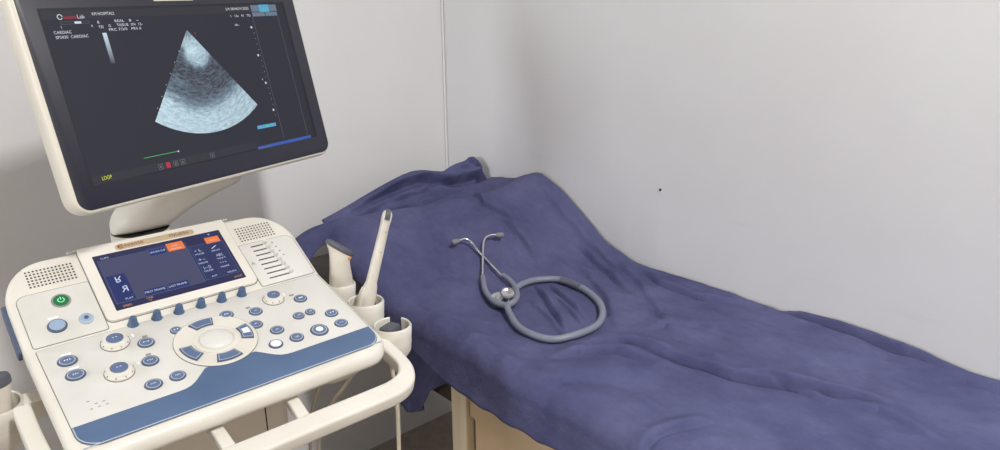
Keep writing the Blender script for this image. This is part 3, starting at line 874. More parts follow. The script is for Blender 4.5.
# front handle loop
def bar_sweep(path, w, t, name, mat, ws=None):
    P = catmull(path, 8)
    rings = []
    for i, p in enumerate(P):
        a_, b_ = P[max(i - 1, 0)], P[min(i + 1, len(P) - 1)]
        tn = (b_ - a_).normalized(); sd = Vector((tn.y, -tn.x, 0)).normalized()
        wi = w if ws is None else ws + (w - ws) * abs(tn.x) ** 1.5
        sec = rrect(-wi / 2, wi / 2, -t / 2, t / 2, min(wi, t) * 0.22, 4)
        rings.append([p + sd * u + Vector((0, 0, 1)) * v for u, v in sec])
    return MB().rings(rings).obj(name, mat, mach, DK.copy())
HH = -0.048
hp = [(0.222, -0.115, HH + 0.004), (0.240, -0.150, HH), (0.2560, -0.19, HH), (0.2605, -0.235, HH), (0.2575, -0.268, HH), (0.241, -0.293, HH), (0.212, -0.3045, HH), (0.17, -0.306, HH), (0.08, -0.3055, HH), (0, -0.3055, HH)]
hp = [Vector(q) for q in hp]
path = hp + [Vector((-q.x, q.y, q.z)) for q in reversed(hp[3:-1])] + [Vector((-0.2665, -0.19, HH)), Vector((-0.2690, -0.13, HH)), Vector((-0.2690, -0.085, HH)), Vector((-0.2690, -0.070, HH))]
bar_sweep(path, 0.036, 0.027, 'handle', 'cream', 0.023)
for sx in (-1, 1):
    bar_sweep([(sx * 0.062, -0.215, HH + 0.004), (sx * 0.060, -0.25, HH + 0.003), (sx * 0.058, -0.295, HH)], 0.020, 0.016, 'handle_strut', 'cream')
MB().slab(rrect(0.13, 0.215, -0.215, -0.13, 0.03), -0.072, -0.045).obj('underside_tray', 'cream', mach, DK.copy())
MB().slab(rrect(-0.215, -0.13, -0.215, -0.13, 0.03), -0.072, -0.045).obj('underside_tray', 'cream', mach, DK.copy())

# probe holders
def cup(x, y, z, r, h, gap, tilt=0, gw=38):
    mb = MB()
    n = 40
    t = 0.0035
    a0 = R(gap) + R(gw); a1 = R(gap) - R(gw) + 2 * math.pi
    def loopz(rr, zz, full):
        if full: return [(rr * math.cos(2 * math.pi * k / n), rr * math.sin(2 * math.pi * k / n), zz) for k in range(n)]
    # slotted upper part: open C section
    sec = [(r - t, -0.001), (r - t, -h * 0.55), (r - 0.001, -h * 0.55), (r, -h * 0.3), (r + 0.001, -0.003), (r - t * 0.4, 0.001)]
    m = len(sec); vs = []; fs = []
    for k in range(n + 1):
        a = a0 + (a1 - a0) * k / n
        for (rr, zz) in sec: vs.append((rr * math.cos(a), rr * math.sin(a), zz))
    for k in range(n):
        for q in range(m):
            fs.append((k * m + q, k * m + (q + 1) % m, (k + 1) * m + (q + 1) % m, (k + 1) * m + q))
    fs.append(tuple(range(m))); fs.append(tuple(n * m + q for q in reversed(range(m))))
    mb.add(vs, fs)
    # lower full ring
    prof = [(r - 0.0005, -h * 0.5), (r - 0.002, -h * 0.8), (r - 0.010, -h), (r - 0.014, -h), (r - 0.006, -h * 0.8), (r - t - 0.001, -h * 0.5)]
    mb.lathe(prof + [prof[0]], n, cap0=False, cap1=False)
    return mb.obj('probe_holder', 'cream', mach, Matrix.Translation((x, y, z)) @ Matrix.Rotation(R(tilt), 4, 'X'))
CUPS = [(0.284, -0.080, 0.866, 0.0265, 0.055, 130, 24), (0.290, -0.157, 0.852, 0.0335, 0.060, 42, 20), (0.293, -0.240, 0.830, 0.0340, 0.062, 45, 20)]
for (x, y, z, r, h, g, gw) in CUPS:
    o = cup(x, y, z, r, h, g, 0, gw)
    MB().slab(rrect(0.225 - x, -r + 0.003, -0.011, 0.011, 0.002, 2), -0.028, -0.006).obj('holder_bracket', 'cream', o)
LC = (-0.2920, -0.080, 0.836)
o = cup(LC[0], LC[1], LC[2], 0.033, 0.075, 170, 8, 25)
MB().slab(rrect(0.030, 0.060, -0.020, 0.010, 0.003, 2), -0.035, -0.004).obj('holder_bracket', 'cream', o)

# monitor arm
MB().lathe([(0.0505, -0.09), (0.0505, 0.0018)], 40, (-0.004, 0.135, 0.987)).obj('arm_post', 'cream', mach)
MB().lathe([(0.0490, -0.002), (0.0490, 0.0032)], 40, (-0.004, 0.135, 0.987)).obj('arm_joint', 'slot', mach)
def arm():
    mb = MB()
    rows = []
    n = 28
    # (x, half width, bottom z, top z)
    prof_ = [(-0.0525, 0.004, 0.991, 0.997), (-0.0515, 0.014, 0.990, 1.004), (-0.048, 0.024, 0.990, 1.014), (-0.040, 0.034, 0.990, 1.026), (-0.026, 0.044, 0.990, 1.038), (-0.004, 0.0505, 0.990, 1.048), (0.020, 0.0485, 0.990, 1.058), (0.040, 0.044, 0.991, 1.062), (0.052, 0.040, 0.996, 1.065), (0.075, 0.037, 1.009, 1.068),
             (0.100, 0.035, 1.020, 1.071), (0.135, 0.034, 1.034, 1.074), (0.165, 0.033, 1.043, 1.076), (0.182, 0.027, 1.048, 1.076), (0.192, 0.016, 1.053, 1.075), (0.1955, 0.004, 1.060, 1.072)]
    P = catmull([(x, w, 0) for x, w, b, t in prof_], 3); Q = catmull([(b, t, 0) for x, w, b, t in prof_], 3)
    for p, q in zip(P, Q):
        w = max(p.y, 0.002); h = (q.y - q.x) / 2; c = (q.x + q.y) / 2
        rows.append([(p.x, 0.135 + w * math.copysign(abs(math.cos(t)) ** 0.8, math.cos(t)), c + h * math.copysign(abs(math.sin(t)) ** 0.8, math.sin(t))) for t in [2 * math.pi * k / n for k in range(n)]])
    mb.rings(rows)
    return mb
arm().obj('monitor_arm', 'cream', mach, smooth=60)
MB().lathe([(0.030, 0.0), (0.030, 0.003)], 32, (0.160, 0.135, 1.0755)).obj('arm_joint', 'slot', mach)
MB().lathe([(0.034, 0.0), (0.034, 0.05), (0.028, 0.07)], 32, (0.160, 0.135, 1.0775)).obj('monitor_pivot', 'cream', mach)

# monitor
AZ, MT = R(16.43), R(76.7)
MC = Vector((0.4881 - OX, 1.3586 - OY, 1.2531))
MF = frame(MC, (math.cos(AZ), math.sin(AZ), 0), (-math.sin(AZ) * math.cos(MT), math.cos(AZ) * math.cos(MT), math.sin(MT)))
def mon_ring(g, z, r): return [(x, y, z) for x, y in rrect(-0.268 - g, 0.268 + g, -0.1715 - g, 0.171 + g, r, 8)]
mon = MB().rings([mon_ring(0.0005, -0.0005, 0.020), mon_ring(0.0035, -0.0015, 0.024), mon_ring(0.0055, -0.005, 0.027), mon_ring(0.0070, -0.014, 0.028), mon_ring(0.0065, -0.032, 0.028), mon_ring(0.001, -0.044, 0.03), mon_ring(-0.02, -0.054, 0.04), mon_ring(-0.08, -0.060, 0.04)]).obj('monitor', 'housing', mach, MF.copy(), smooth=60)
MB().slab(rrect(-0.10, 0.10, -0.10, 0.06, 0.03), -0.085, -0.056).obj('monitor_mount', 'housing', mon)
MB().rings([[(x, y, -0.003) for x, y in rrect(-0.268, 0.268, -0.1715, 0.171, 0.02, 8)], [(x, y, 0.0008) for x, y in rrect(-0.268, 0.268, -0.1715, 0.171, 0.02, 8)], [(x, y, 0.0014) for x, y in rrect(-0.267, 0.267, -0.1705, 0.170, 0.0195, 8)]]).obj('monitor_frame', 'bezel', mon)
SZ = 0.0015
MB().slab(rrect(-0.046, 0.034, 0.1445, 0.158, 0.003, 3), 0.001, 0.0024, 0.0004).obj('bezel_badge', 'housing', mon)
V1 = emit('display_black', srgb(56, 57, 72), 0.5)
V1b = emit('display_strip', srgb(72, 73, 84), 0.42)
MAT['groove'] = plain('display_groove', srgb(18, 19, 28), 0.5)
gr = MB().slab(rrect(-0.2405, 0.2410, -0.1375, 0.1375, 0.002, 2), 0, SZ).obj('display_groove', 'groove', mon)
MB().slab(rrect(-0.238, 0.2345, -0.1352, 0.1335, 0.001, 2), 0.0005, SZ + 0.0002).obj('display', V1, mon)
a = MB(); quadplate(a, -0.2375, 0.085, -0.1350, -0.1215, SZ + 0.0004); quadplate(a, -0.2375, 0.2200, 0.1200, 0.1330, SZ + 0.0004); split_quads(a, 'display_strip', V1b, mon)

def scan_material():
    m, nt, b = nodes_of('ultrasound_image')
    L = nt.links.new
    at = nt.nodes.new('ShaderNodeUVMap'); at.uv_map = 'polar'
    mp = nt.nodes.new('ShaderNodeMapping'); mp.inputs['Scale'].default_value = (7, 20, 1); mp.inputs['Rotation'].default_value = (0, 0, 0.12)
    nz = nt.nodes.new('ShaderNodeTexNoise'); nz.inputs['Scale'].default_value = 2.0; nz.inputs['Detail'].default_value = 7; nz.inputs['Roughness'].default_value = 0.65
    L(at.outputs['UV'], mp.inputs['Vector']); L(mp.outputs['Vector'], nz.inputs['Vector'])
    va = nt.nodes.new('ShaderNodeVertexColor'); va.layer_name = 'echo'
    m1 = nt.nodes.new('ShaderNodeMath'); m1.operation = 'MULTIPLY_ADD'; m1.inputs[1].default_value = 1.0; m1.inputs[2].default_value = -0.50
    L(nz.outputs['Fac'], m1.inputs[0])
    ad = nt.nodes.new('ShaderNodeMath'); ad.operation = 'ADD'
    L(m1.outputs[0], ad.inputs[0]); L(va.outputs['Color'], ad.inputs[1])
    rp = nt.nodes.new('ShaderNodeValToRGB')
    e = rp.color_ramp.elements
    e[0].position = 0.05; e[0].color = srgb(58, 60, 70)
    e[1].position = 0.95; e[1].color = srgb(205, 232, 244)
    x = e.new(0.45); x.color = srgb(118, 138, 156)
    L(ad.outputs[0], rp.inputs['Fac'])
    b.inputs['Base Color'].default_value = (0.01, 0.01, 0.01, 1)
    b.inputs['Specular IOR Level'].default_value = 0.2
    L(rp.outputs['Color'], b.inputs['Emission Color'])
    b.inputs['Emission Strength'].default_value = 0.9
    return m
def scan():
    NA, NR = 70, 70
    ax, ay, rad, ha = 0.003, 0.094, 0.1835, R(36.3)
    vs, uv, echo, fs = [], [], [], []
    for i in range(NR + 1):
        r = 0.0015 + (rad - 0.0015) * i / NR
        for j in range(NA + 1):
            a = -ha + 2 * ha * j / NA
            vs.append((ax + r * math.sin(a), ay - r * math.cos(a), SZ + 0.0005))
            u, q = j / NA, i / NR
            uv.append((u * (0.3 + q), q))
            rr = r / rad
            near = 0.38 - 0.10 * abs(u - 0.62)
            e = 0.62 * sstep((near - rr) / 0.10) * (0.55 + 0.45 * sstep((rr - 0.02) / 0.10))
            e += 0.42 * math.exp(-((rr - near + 0.03) / 0.035) ** 2) * math.exp(-((u - 0.62) / 0.34) ** 2)
            e += 0.25 * math.exp(-((rr - 0.20) / 0.04) ** 2) * math.exp(-((u - 0.45) / 0.3) ** 2)
            e *= 1 - 0.70 * sstep((0.30 - u) / 0.22) * sstep((rr - 0.14) / 0.08)
            deep = 0.74 + 0.05 * math.sin(4.2 * u + 0.4) - 0.08 * (1 - u)
            e += 0.62 * sstep((rr - deep + 0.10) / 0.22)
            e += 0.14 * sstep((rr - 0.45) / 0.2) * (1 - u)
            e += 0.22 * math.exp(-((rr - 0.68) / 0.012) ** 2) * math.exp(-((u - 0.16) / 0.12) ** 2) + 0.18 * math.exp(-((rr - 0.75) / 0.012) ** 2) * math.exp(-((u - 0.12) / 0.14) ** 2)
            e += 0.14 * math.exp(-((rr - 0.52) / 0.05) ** 2) * math.exp(-((u - 0.12) / 0.12) ** 2)
            echo.append(min(max(e + 0.12, 0), 1))
    n = NA + 1
    for i in range(NR):
        for j in range(NA):
            fs.append((i * n + j, (i + 1) * n + j, (i + 1) * n + j + 1, i * n + j + 1))
    me = bpy.data.meshes.new('ultrasound_scan'); me.from_pydata(vs, [], fs)
    ul = me.uv_layers.new(name='polar')
    for lp in me.loops: ul.data[lp.index].uv = uv[lp.vertex_index]
    ca = me.color_attributes.new('echo', 'FLOAT_COLOR', 'POINT')
    for k_, e in enumerate(echo): ca.data[k_].color = (e, e, e, 1)
    me.materials.append(scan_material())
    o = bpy.data.objects.new('ultrasound_scan', me); C.objects.link(o); o.parent = mon
scan()
Z2 = SZ + 0.0006
Wt = emit('display_white', srgb(225, 230, 240), 0.9)
Rd = emit('display_red', srgb(200, 50, 80), 0.8)
Bl = emit('display_blue', srgb(58, 98, 190), 0.8)
Lb = emit('display_light_blue', srgb(90, 175, 220), 0.85)
Gr = emit('display_green', srgb(90, 210, 110), 0.9)
Ye = emit('display_yellow', srgb(228, 236, 70), 0.95)
Gy = emit('display_grey', srgb(120, 124, 136), 0.7)
Ti = emit('display_tile', srgb(122, 140, 160), 0.7)
a = MB()
put_text(a, 'Lab', -0.1835, 0.1205, 0.0085, Z2)
put_text(a, 'KM HOSPITALS', -0.1590, 0.1245, 0.0068, Z2, width=0.037)
put_text(a, 'CARDIAC', -0.2265, 0.0985, 0.0066, Z2, width=0.027)
put_text(a, 'SP2430  CARDIAC', -0.2258, 0.0912, 0.0066, Z2, width=0.051)
put_text(a, '1', -0.2130, 0.1065, 0.0055, Z2); put_text(a, '4', -0.1660, 0.1065, 0.0055, Z2)
put_text(a, 'B', -0.1540, 0.1115, 0.0062, Z2); put_text(a, 'TEI', -0.1545, 0.1040, 0.0062, Z2); put_text(a, 'G', -0.1375, 0.1050, 0.0062, Z2)
put_text(a, 'REAL    B    --', -0.1250, 0.1125, 0.0060, Z2, width=0.042); put_text(a, 'TISSUE  SN  12-', -0.1235, 0.1058, 0.0060, Z2, width=0.046); put_text(a, 'PRC 7/3/0   PRS 0', -0.1385, 0.0990, 0.0060, Z2, width=0.056)
put_text(a, '2/4 28/NOV/2023', 0.0965, 0.1250, 0.0068, Z2, width=0.053)
put_text(a, '1   15s   M   TIS', 0.1040, 0.1120, 0.0062, Z2, width=0.046)
put_text(a, 'HR--', 0.1085, 0.0955, 0.0055, Z2)
for (x, y) in ((0.145, 0.0914), (0.144, 0.038), (0.1447, -0.0155), (0.1462, -0.0689)):
    quadplate(a, x - 0.0017, x + 0.0017, y - 0.002, y + 0.002, Z2)
quadplate(a, 0.1385, 0.1400, -0.0090, -0.0070, Z2)
for k in range(17):
    y = 0.0914 - 0.01069 * k
    quadplate(a, 0.1478, 0.1490, y - 0.0004, y + 0.0004, Z2)
for k in range(1, 8):
    for sg in (-1,):
        d = 0.1835 * (0.12 + 0.125 * k)
        if d < 0.16: quadplate(a, 0.003 + sg * (d * math.sin(R(37.6))) - 0.0007, 0.003 + sg * (d * math.sin(R(37.6))) + 0.0007, 0.094 - d * math.cos(R(37.6)) - 0.0006, 0.094 - d * math.cos(R(37.6)) + 0.0006, Z2)
split_words(a, 'display_text', Wt, mon)
o_ = a.obj('display_scale_ticks', Wt, mon, smooth=0); o_['kind'] = 'stuff'
a = MB(); put_text(a, 'esaote', -0.2050, 0.1205, 0.0085, Z2, width=0.0205); put_text(a, 'e', 0.0165, 0.085, 0.008, Z2); split_words(a, 'display_lettering', Rd, mon)
a = MB(); quadplate(a, -0.1088, -0.1008, -0.1335, -0.1245, Z2); a.obj('display_icon', Rd, mon, smooth=0)
a = MB(); a.tube([(-0.2105 + 0.0036 * math.cos(R(t)), 0.1238 + 0.0036 * math.sin(R(t)), Z2) for t in range(0, 331, 30)], 0.0006, 5, 2); a.obj('display_emblem', Wt, mon)
a = MB(); frame_lines(a, -0.2118, -0.1675, 0.1125, 0.1165, Z2, 0.0004)
quadplate(a, 0.1540, 0.1547, -0.1265, 0.1110, Z2); quadplate(a, 0.2165, 0.2172, -0.131, 0.1110, Z2)
for x in (-0.1190, -0.0905, -0.0765, -0.0160): frame_lines(a, x - 0.0042, x + 0.0042, -0.1335, -0.1245, Z2, 0.0008)
for x in (-0.1190, -0.0905, -0.0765, -0.0160): quadplate(a, x - 0.0015, x + 0.0015, -0.1310, -0.1275, Z2)
split_quads(a, 'display_line', Gy, mon)
a = MB(); quadplate(a, -0.1905, -0.1800, 0.1128, 0.1162, Z2 + 0.0001); a.obj('display_marker', Wt, mon, smooth=0)
def gradbar():
    m, nt, b = nodes_of('grey_scale_bar')
    tc = nt.nodes.new('ShaderNodeTexCoord'); rp = nt.nodes.new('ShaderNodeValToRGB'); sp = nt.nodes.new('ShaderNodeSeparateXYZ')
    rp.color_ramp.elements[0].color = srgb(60, 62, 72); rp.color_ramp.elements[1].color = srgb(205, 225, 240)
    nt.links.new(tc.outputs['Generated'], sp.inputs[0]); nt.links.new(sp.outputs['Y'], rp.inputs['Fac']); nt.links.new(rp.outputs['Color'], b.inputs['Emission Color'])
    b.inputs['Base Color'].default_value = (0.01, 0.01, 0.01, 1); b.inputs['Emission Strength'].default_value = 0.9
    return m
a = MB(); quadplate(a, -0.1515, -0.1445, 0.0480, 0.0965, Z2); a.obj('grey_scale_bar', gradbar(), mon, smooth=0)
a = MB(); quadplate(a, 0.0862, 0.2240, -0.1375, -0.1320, Z2); a.obj('progress_bar', Bl, mon, smooth=0)
a = MB(); quadplate(a, 0.0870, 0.1190, -0.1368, -0.1352, Z2 + 0.0002); a.obj('progress_mark', Gy, mon, smooth=0)
a = MB(); quadplate(a, 0.0975, 0.1430, -0.1000, -0.0935, Z2); quadplate(a, 0.1750, 0.1990, 0.1195, 0.1335, Z2 + 0.0001); split_quads(a, 'display_tab', Lb, mon)
a = MB(); quadplate(a, 0.1555, 0.2180, 0.1205, 0.1330, Z2); quadplate(a, 0.1555, 0.1860, 0.1115, 0.1192, Z2); quadplate(a, 0.1875, 0.2170, 0.1115, 0.1192, Z2); split_quads(a, 'display_tile', Ti, mon)
a = MB(); quadplate(a, -0.1443, -0.0800, -0.1100, -0.1092, Z2); quadplate(a, 0.1180, 0.1270, -0.0982, -0.0955, Z2 + 0.0002); quadplate(a, 0.1830, 0.1910, 0.1215, 0.1245, Z2 + 0.0003); split_quads(a, 'display_trace', Gr, mon)
a = MB(); quadplate(a, -0.0805, -0.0780, -0.1112, -0.1085, Z2 + 0.0002); a.obj('display_marker', Wt, mon, smooth=0)
a = MB(); put_text(a, 'LOOP', -0.2215, -0.1300, 0.0085, Z2, width=0.016); split_words(a, 'display_lettering', Ye, mon)

# ------------------------------------------------------------------ probes in the holders
def skin_loft(mb, rows, n=24):
    """rows: (centre, half width, half depth, axis-u, axis-v)"""
    return mb.rings([[c + u * (w * math.cos(2 * math.pi * k / n)) + v * (d * math.sin(2 * math.pi * k / n)) for k in range(n)] for c, w, d, u, v in rows])
Z = Vector((0, 0, 1))
WX = Vector((OX, OY, 0))
def axes(ax, side):
    ax = ax.normalized(); u = (side - ax * side.dot(ax)).normalized(); return u, ax.cross(u)

def convex_probe():
    base = WX + Vector((0.283, -0.080, 0.835))
    p = empty('convex_probe', base)
    tag(p, 'short cream probe with flat dark grey head in the rear holder', 'ultrasound probe')
    ax = Vector((0.02, 0.0, 1)); u, v = axes(ax, Vector((0.87, -0.49, 0)))
    ax.normalize()
    rows = []
    for (h, w, d) in ((0.0, .014, .013), (0.01, .0195, .0180), (0.028, .0225, .0205), (0.046, .0220, .0195), (0.064, .0200, .0165), (0.078, .0205, .0130), (0.089, .0230, .0098), (0.097, .0275, .0094), (0.102, .0285, .0092)):
        rows.append((ax * h + u * (0.0), w, d, (u - ax * 0.68 * sstep((h - 0.05) / 0.05)).normalized() if h > 0.05 else u, v))
    skin_loft(MB(), rows).obj('probe_body', 'probe', p, smooth=60)
    uu = (u - ax * 0.68).normalized(); nn = (ax + u * 0.68).normalized()
    top = ax * 0.102
    rows = []
    for (h, w, d) in ((-0.002, .0295, .0096), (0.002, .0302, .0100), (0.0055, .0288, .0088), (0.0075, .0240, .0060)):
        rows.append((top + nn * h, w, d, uu, v))
    skin_loft(MB(), rows).obj('probe_lens', 'probe_lens', p)
    m_ = MB().lathe([(0.001, -0.004), (0.004, -0.002), (0.0045, 0.002), (0.001, 0.004)], 12, (0, 0, 0))
    m_.obj('orientation_mark', 'probe_orange', p, Matrix.Translation(top + uu * 0.0255 - nn * 0.006 - v * 0.003))
    c = MB().tube([(0, 0, 0.01), (0, 0.0, -0.06), (-0.03, 0.02, -0.14), (-0.065, 0.05, -0.26), (-0.075, 0.06, -0.42), (-0.09, 0.07, -0.52), (-0.118, 0.08, -0.56)], 0.0036, 8)
    c.obj('cable', 'cable', p)
convex_probe()

def long_probe():
    base = WX + Vector((0.285, -0.160, 0.822))
    p = empty('endocavity_probe', base)
    tag(p, 'long slender cream probe with grey tip standing upright in middle holder', 'ultrasound probe')
    tip = LONG_TIP - base
    b0 = Vector((0, 0, 0.012))
    ax = (tip - b0); Ln = ax.length; ax.normalize(); u, v = axes(ax, Vector((0.9, -0.43, 0)))
    rows = [(b0 - ax * 0.02, .008, .008, u, v), (b0 - ax * 0.012, .0135, .013, u, v), (b0 + ax * 0.01, .0155, .0145, u, v), (b0 + ax * 0.035, .0150, .0135, u, v), (b0 + ax * 0.050, .0125, .0125, u, v), (b0 + ax * 0.056, .0105, .0110, u, v),
            (b0 + ax * (Ln * 0.5), .0100, .0105, u, v), (b0 + ax * (Ln * 0.84), .0088, .0095, u, v), (b0 + ax * (Ln * 0.86), .0090, .0097, u, v), (b0 + ax * (Ln - 0.017), .0098, .0098, u, v), (b0 + ax * (Ln - 0.008), .0095, .0095, u, v), (b0 + ax * (Ln - 0.002), .0070, .0070, u, v), (b0 + ax * Ln, .0020, .0020, u, v)]
    skin_loft(MB(), rows).obj('probe_body', 'probe', p, smooth=60)
    # thumb rest beside the shaft foot
    side = -u
    rows = [(b0 + side * 0.010 + ax * h, w, .0105, u, v) for h, w in ((-0.01, .004), (0.0, .0085), (0.03, .0085), (0.042, .006), (0.047, .0015))]
    skin_loft(MB(), rows).obj('thumb_rest', 'probe', p, smooth=60)
    # curved lens wrapping the tip
    lens = MB(); ring = []
    for a_ in range(-95, 96, 10):
        ar = R(a_)
        c = tip - ax * 0.0095 + (ax * math.cos(ar) * 0.0105 - v * math.sin(ar) * 0.0108)
        if abs(a_) >= 85: c -= ax * 0.006
        o_ = (ax * math.cos(ar) - v * math.sin(ar))
        ring.append([c + u * 0.0045 + o_ * -0.001, c + u * 0.0048 + o_ * 0.0004, c + u * 0.003 + o_ * 0.0012, c - u * 0.003 + o_ * 0.0012, c - u * 0.0048 + o_ * 0.0004, c - u * 0.0045 + o_ * -0.001])
    lens.rings(ring).obj('probe_lens', 'probe_lens', p)
    for h in (0.60, 0.80):
        MB().lathe([(0.0009, 0.0), (0.0009, 0.0006)], 8).obj('screw', 'slot', p, frame(b0 + ax * Ln * h - v * 0.0101 + u * 0.003, u, ax))
    MB().tube([(0, 0, 0.0), (0, 0.0, -0.06), (-0.02, 0.03, -0.13), (-0.055, 0.11, -0.26), (-0.065, 0.13, -0.42), (-0.085, 0.14, -0.55), (-0.120, 0.15, -0.58)], 0.0036, 8).obj('cable', 'cable', p)
LONG_TIP = WX + Vector((0.345, -0.167, 1.020))
long_probe()

def phased_probe():
    base = WX + Vector((0.290, -0.235, 0.800))
    p = empty('phased_probe', base)
    tag(p, 'small probe with dark grey face seated low in the front holder', 'ultrasound probe')
    ax = Vector((0.0, 0.0, 1)); u, v = axes(ax, Vector((0.9, 0.30, 0)))
    rows = [(ax * h, w, d, u, v) for h, w, d in ((-0.02, .007, .007), (-0.01, .012, .011), (0.004, .0165, .013), (0.012, .0165, .013))]
    skin_loft(MB(), rows).obj('probe_body', 'probe', p, smooth=60)
    lens = MB()
    lens.rings([[ax * h + u * x + v * y for x, y in rrect(-w, w, -d, d, 0.005, 4)] for h, w, d in ((0.010, .0175, .0125), (0.020, .0185, .0135), (0.026, .0170, .0120), (0.028, .0130, .0085))])
    lens.obj('probe_lens', 'probe_lens', p)
    MB().tube([(0, 0, -0.015), (0, 0, -0.06), (0.004, -0.004, -0.12), (0.004, 0.0, -0.25), (-0.002, 0.01, -0.45), (-0.04, 0.10, -0.56), (-0.124, 0.18, -0.57)], 0.0040, 8).obj('cable', 'cable', p)
    MB().tube([(0.003, -0.003, -0.105), (0.004, -0.004, -0.125)], 0.0058, 10, 2).obj('cable_clip', 'cable', p)
phased_probe()

def left_probe():
    base = WX + Vector((LC[0] - 0.002, LC[1] + 0.0, LC[2] - 0.03))
    p = empty('linear_probe', base)
    tag(p, 'cream probe with dark blue head in the holder at the left frame edge', 'ultrasound probe')
    ax = Vector((0.0, 0.0, 1)); u, v = axes(ax, Vector((0.95, 0.25, 0)))
    rows = [(ax * h, w, d, u, v) for h, w, d in ((-0.03, .010, .010), (0.0, .018, .016), (0.03, .021, .018), (0.048, .024, .018), (0.060, .0265, .0175))]
    skin_loft(MB(), rows).obj('probe_body', 'probe', p, smooth=60)
    rows = [(ax * h, w, d, u, v) for h, w, d in ((0.058, .0272, .0180), (0.066, .0275, .0180), (0.0715, .0255, .0160), (0.073, .018, .010))]
    skin_loft(MB(), rows).obj('probe_lens', 'probe_lens', p)
    MB().tube([(0, 0, -0.02), (0, 0, -0.10), (0.01, 0.04, -0.3), (0.06, 0.08, -0.5), (0.125, 0.10, -0.52)], 0.004, 8).obj('cable', 'cable', p)
left_probe()

# ------------------------------------------------------------------ stethoscope on the sheet
def on_sheet(x, y, off): return (x, y, sheet_h(x, y) + off)
#STETH-DATA
STETH = {
    'loop': [(0.9624, 1.0680, 0.0140), (0.9414, 1.0348, 0.0110), (0.9189, 0.9894, 0.0090), (0.9119, 0.9446, 0.0080), (0.9290, 0.8987, 0.0080), (0.9732, 0.8778, 0.0080), (1.0349, 0.8807, 0.0080), (1.0896, 0.9123, 0.0080), (1.1293, 0.9625, 0.0080), (1.1530, 1.0285, 0.0080), (1.1490, 1.0919, 0.0080), (1.1146, 1.1223, 0.0080), (1.0780, 1.1281, 0.0080), (1.0448, 1.1246, 0.0080), (1.0185, 1.1159, 0.0100)],
    'yleft': [(1.0058, 1.1968, 0.0120), (0.9889, 1.1743, 0.0120), (0.9714, 1.1455, 0.0120), (0.9568, 1.1023, 0.0130), (0.9603, 1.0657, 0.0140)],
    'yright': [(1.0494, 1.1766, 0.0120), (1.0476, 1.1509, 0.0120), (1.0341, 1.1180, 0.0140), (1.0071, 1.0841, 0.0160), (0.9819, 1.0680, 0.0150), (0.9603, 1.0657, 0.0140)],
    'earleft': [(1.0216, 1.3038, 0.0200), (1.0415, 1.3020, 0.0200), (1.0506, 1.2910, 0.0180), (1.0521, 1.2710, 0.0140), (1.0565, 1.2298, 0.0110), (1.0472, 1.1741, 0.0120)],
    'earright': [(1.1196, 1.2757, 0.0240), (1.1055, 1.2816, 0.0240), (1.0875, 1.2810, 0.0230), (1.0701, 1.2690, 0.0200), (1.0419, 1.2384, 0.0140), (1.0029, 1.1934, 0.0120)],
    'sleeve': [(1.1458, 1.0856, 0.0098), (1.1516, 1.0630, 0.0098), (1.1514, 1.0322, 0.0098)],
    'junction': (0.9816, 1.0916),
    'disc': (0.9725, 1.1007, 0.008),
}
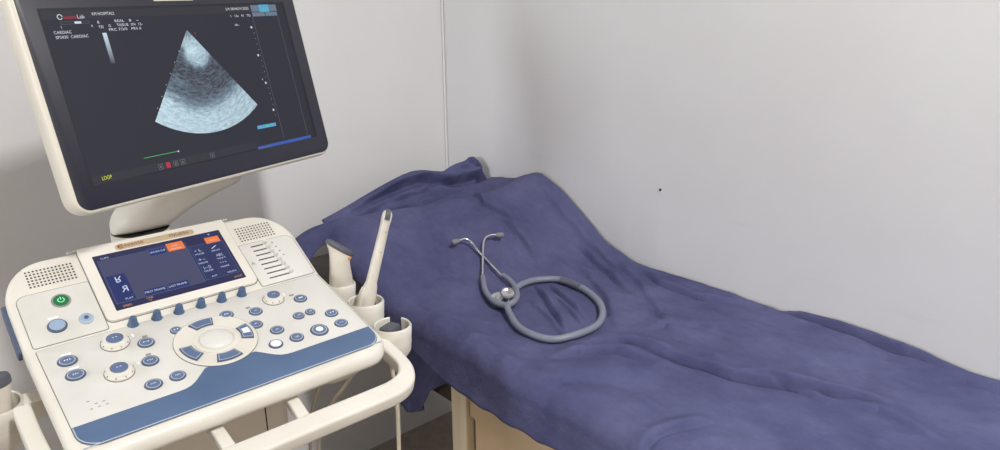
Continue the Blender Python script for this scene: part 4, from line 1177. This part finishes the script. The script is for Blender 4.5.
def stethoscope():
    b = STETH['junction']
    base = Vector(on_sheet(b[0], b[1], 0.0))
    s_ = empty('stethoscope', base)
    tag(s_, 'grey stethoscope with steel ear tubes lying looped on the navy sheet', 'stethoscope')
    def L(pts):
        Q = catmull([(q[0], q[1], q[2]) for q in pts], 5)
        zs = []
        for q in Q:
            hs = [sheet_h(q.x + dx, q.y + dy) for dx in (-0.007, 0, 0.007) for dy in (-0.007, 0, 0.007)]
            zs.append(max(hs) + q.z)
        sm = zs
        for _ in range(12):
            sm = [(sm[max(i - 1, 0)] + z + sm[min(i + 1, len(sm) - 1)]) / 3 for i, z in enumerate(sm)]
        up = [max(0.0, z - t) for z, t in zip(zs, sm)]
        for _ in range(4):
            up = [max(u, (up[max(i - 1, 0)] + u + up[min(i + 1, len(up) - 1)]) / 3) for i, u in enumerate(up)]
        zs = [t + u for t, u in zip(sm, up)]
        return [Vector((q.x, q.y, z)) - base for q, z in zip(Q, zs)]
    TR = 0.0072
    MB().tube(L(STETH['loop']), TR, 12, 2).obj('tubing', 'tubing', s_)
    for key_ in ('yleft', 'yright'):
        MB().tube(L(STETH[key_]), TR * 0.95, 12, 2, taper=lambda t: 0.80 + 0.30 * t).obj('yoke_tube', 'tubing', s_)
    for key_ in ('earleft', 'earright'):
        P = [Vector((q[0], q[1], sheet_base(q[0], q[1]) + q[2] + 0.001)) - base for q in STETH[key_]]
        MB().tube(P, 0.0027, 10, 7).obj('ear_tube', 'steel', s_)
        d = (P[0] - P[1]).normalized()
        mb = MB(); Q = [P[0] - d * 0.004, P[0] + d * 0.002, P[0] + d * 0.009, P[0] + d * 0.014, P[0] + d * 0.017]
        mb.tube(Q, 0.0068, 12, 3, taper=lambda t: 0.62 + 0.38 * math.sin(math.pi * min(1, t * 0.9)) - 0.25 * max(0, t - 0.85) / 0.15)
        mb.obj('eartip', 'eartip', s_)
    MB().tube(L(STETH['sleeve']), TR * 1.16, 12, 2).obj('tube_sleeve', 'sleeve', s_)
    c1 = Vector(on_sheet(STETH['disc'][0], STETH['disc'][1], 0.014)) - base
    tl = Matrix.Rotation(R(-14), 4, 'Y') @ Matrix.Rotation(R(20), 4, 'X')
    ch = MB().lathe([(0.0205, -0.004), (0.0215, -0.001), (0.0215, 0.003), (0.019, 0.0055), (0.011, 0.007), (0.008, 0.011)], 36).obj('chestpiece', 'steel', s_, Matrix.Translation(c1) @ tl)
    MB().lathe([(0.0222, -0.0045), (0.0228, -0.002), (0.0222, 0.0005)], 36, cap0=False, cap1=False).obj('chestpiece_rim', 'sleeve', ch)
    c2 = Vector((0.012, -0.010, 0.012))
    bell = MB().lathe([(0.006, -0.004), (0.0125, 0.004), (0.0150, 0.0085), (0.0150, 0.0105), (0.0138, 0.011), (0.0095, 0.0075), (0.002, 0.007)], 32).obj('bell', 'steel', ch, Matrix.Translation(c2))
    MB().tube([(0.0152 * math.cos(t), 0.0152 * math.sin(t), 0.0103) for t in [2 * math.pi * k / 24 for k in range(24)]], 0.0014, 8, 1, closed=True).obj('bell_rim', 'sleeve', bell)
    MB().tube([c1 + Vector((0.008, 0.0, 0.008)), c1 + Vector((0.018, -0.004, 0.010)), Vector(on_sheet(*STETH['loop'][-1])) - base], 0.0042, 10, 4).obj('chest_stem', 'steel', s_)
stethoscope()
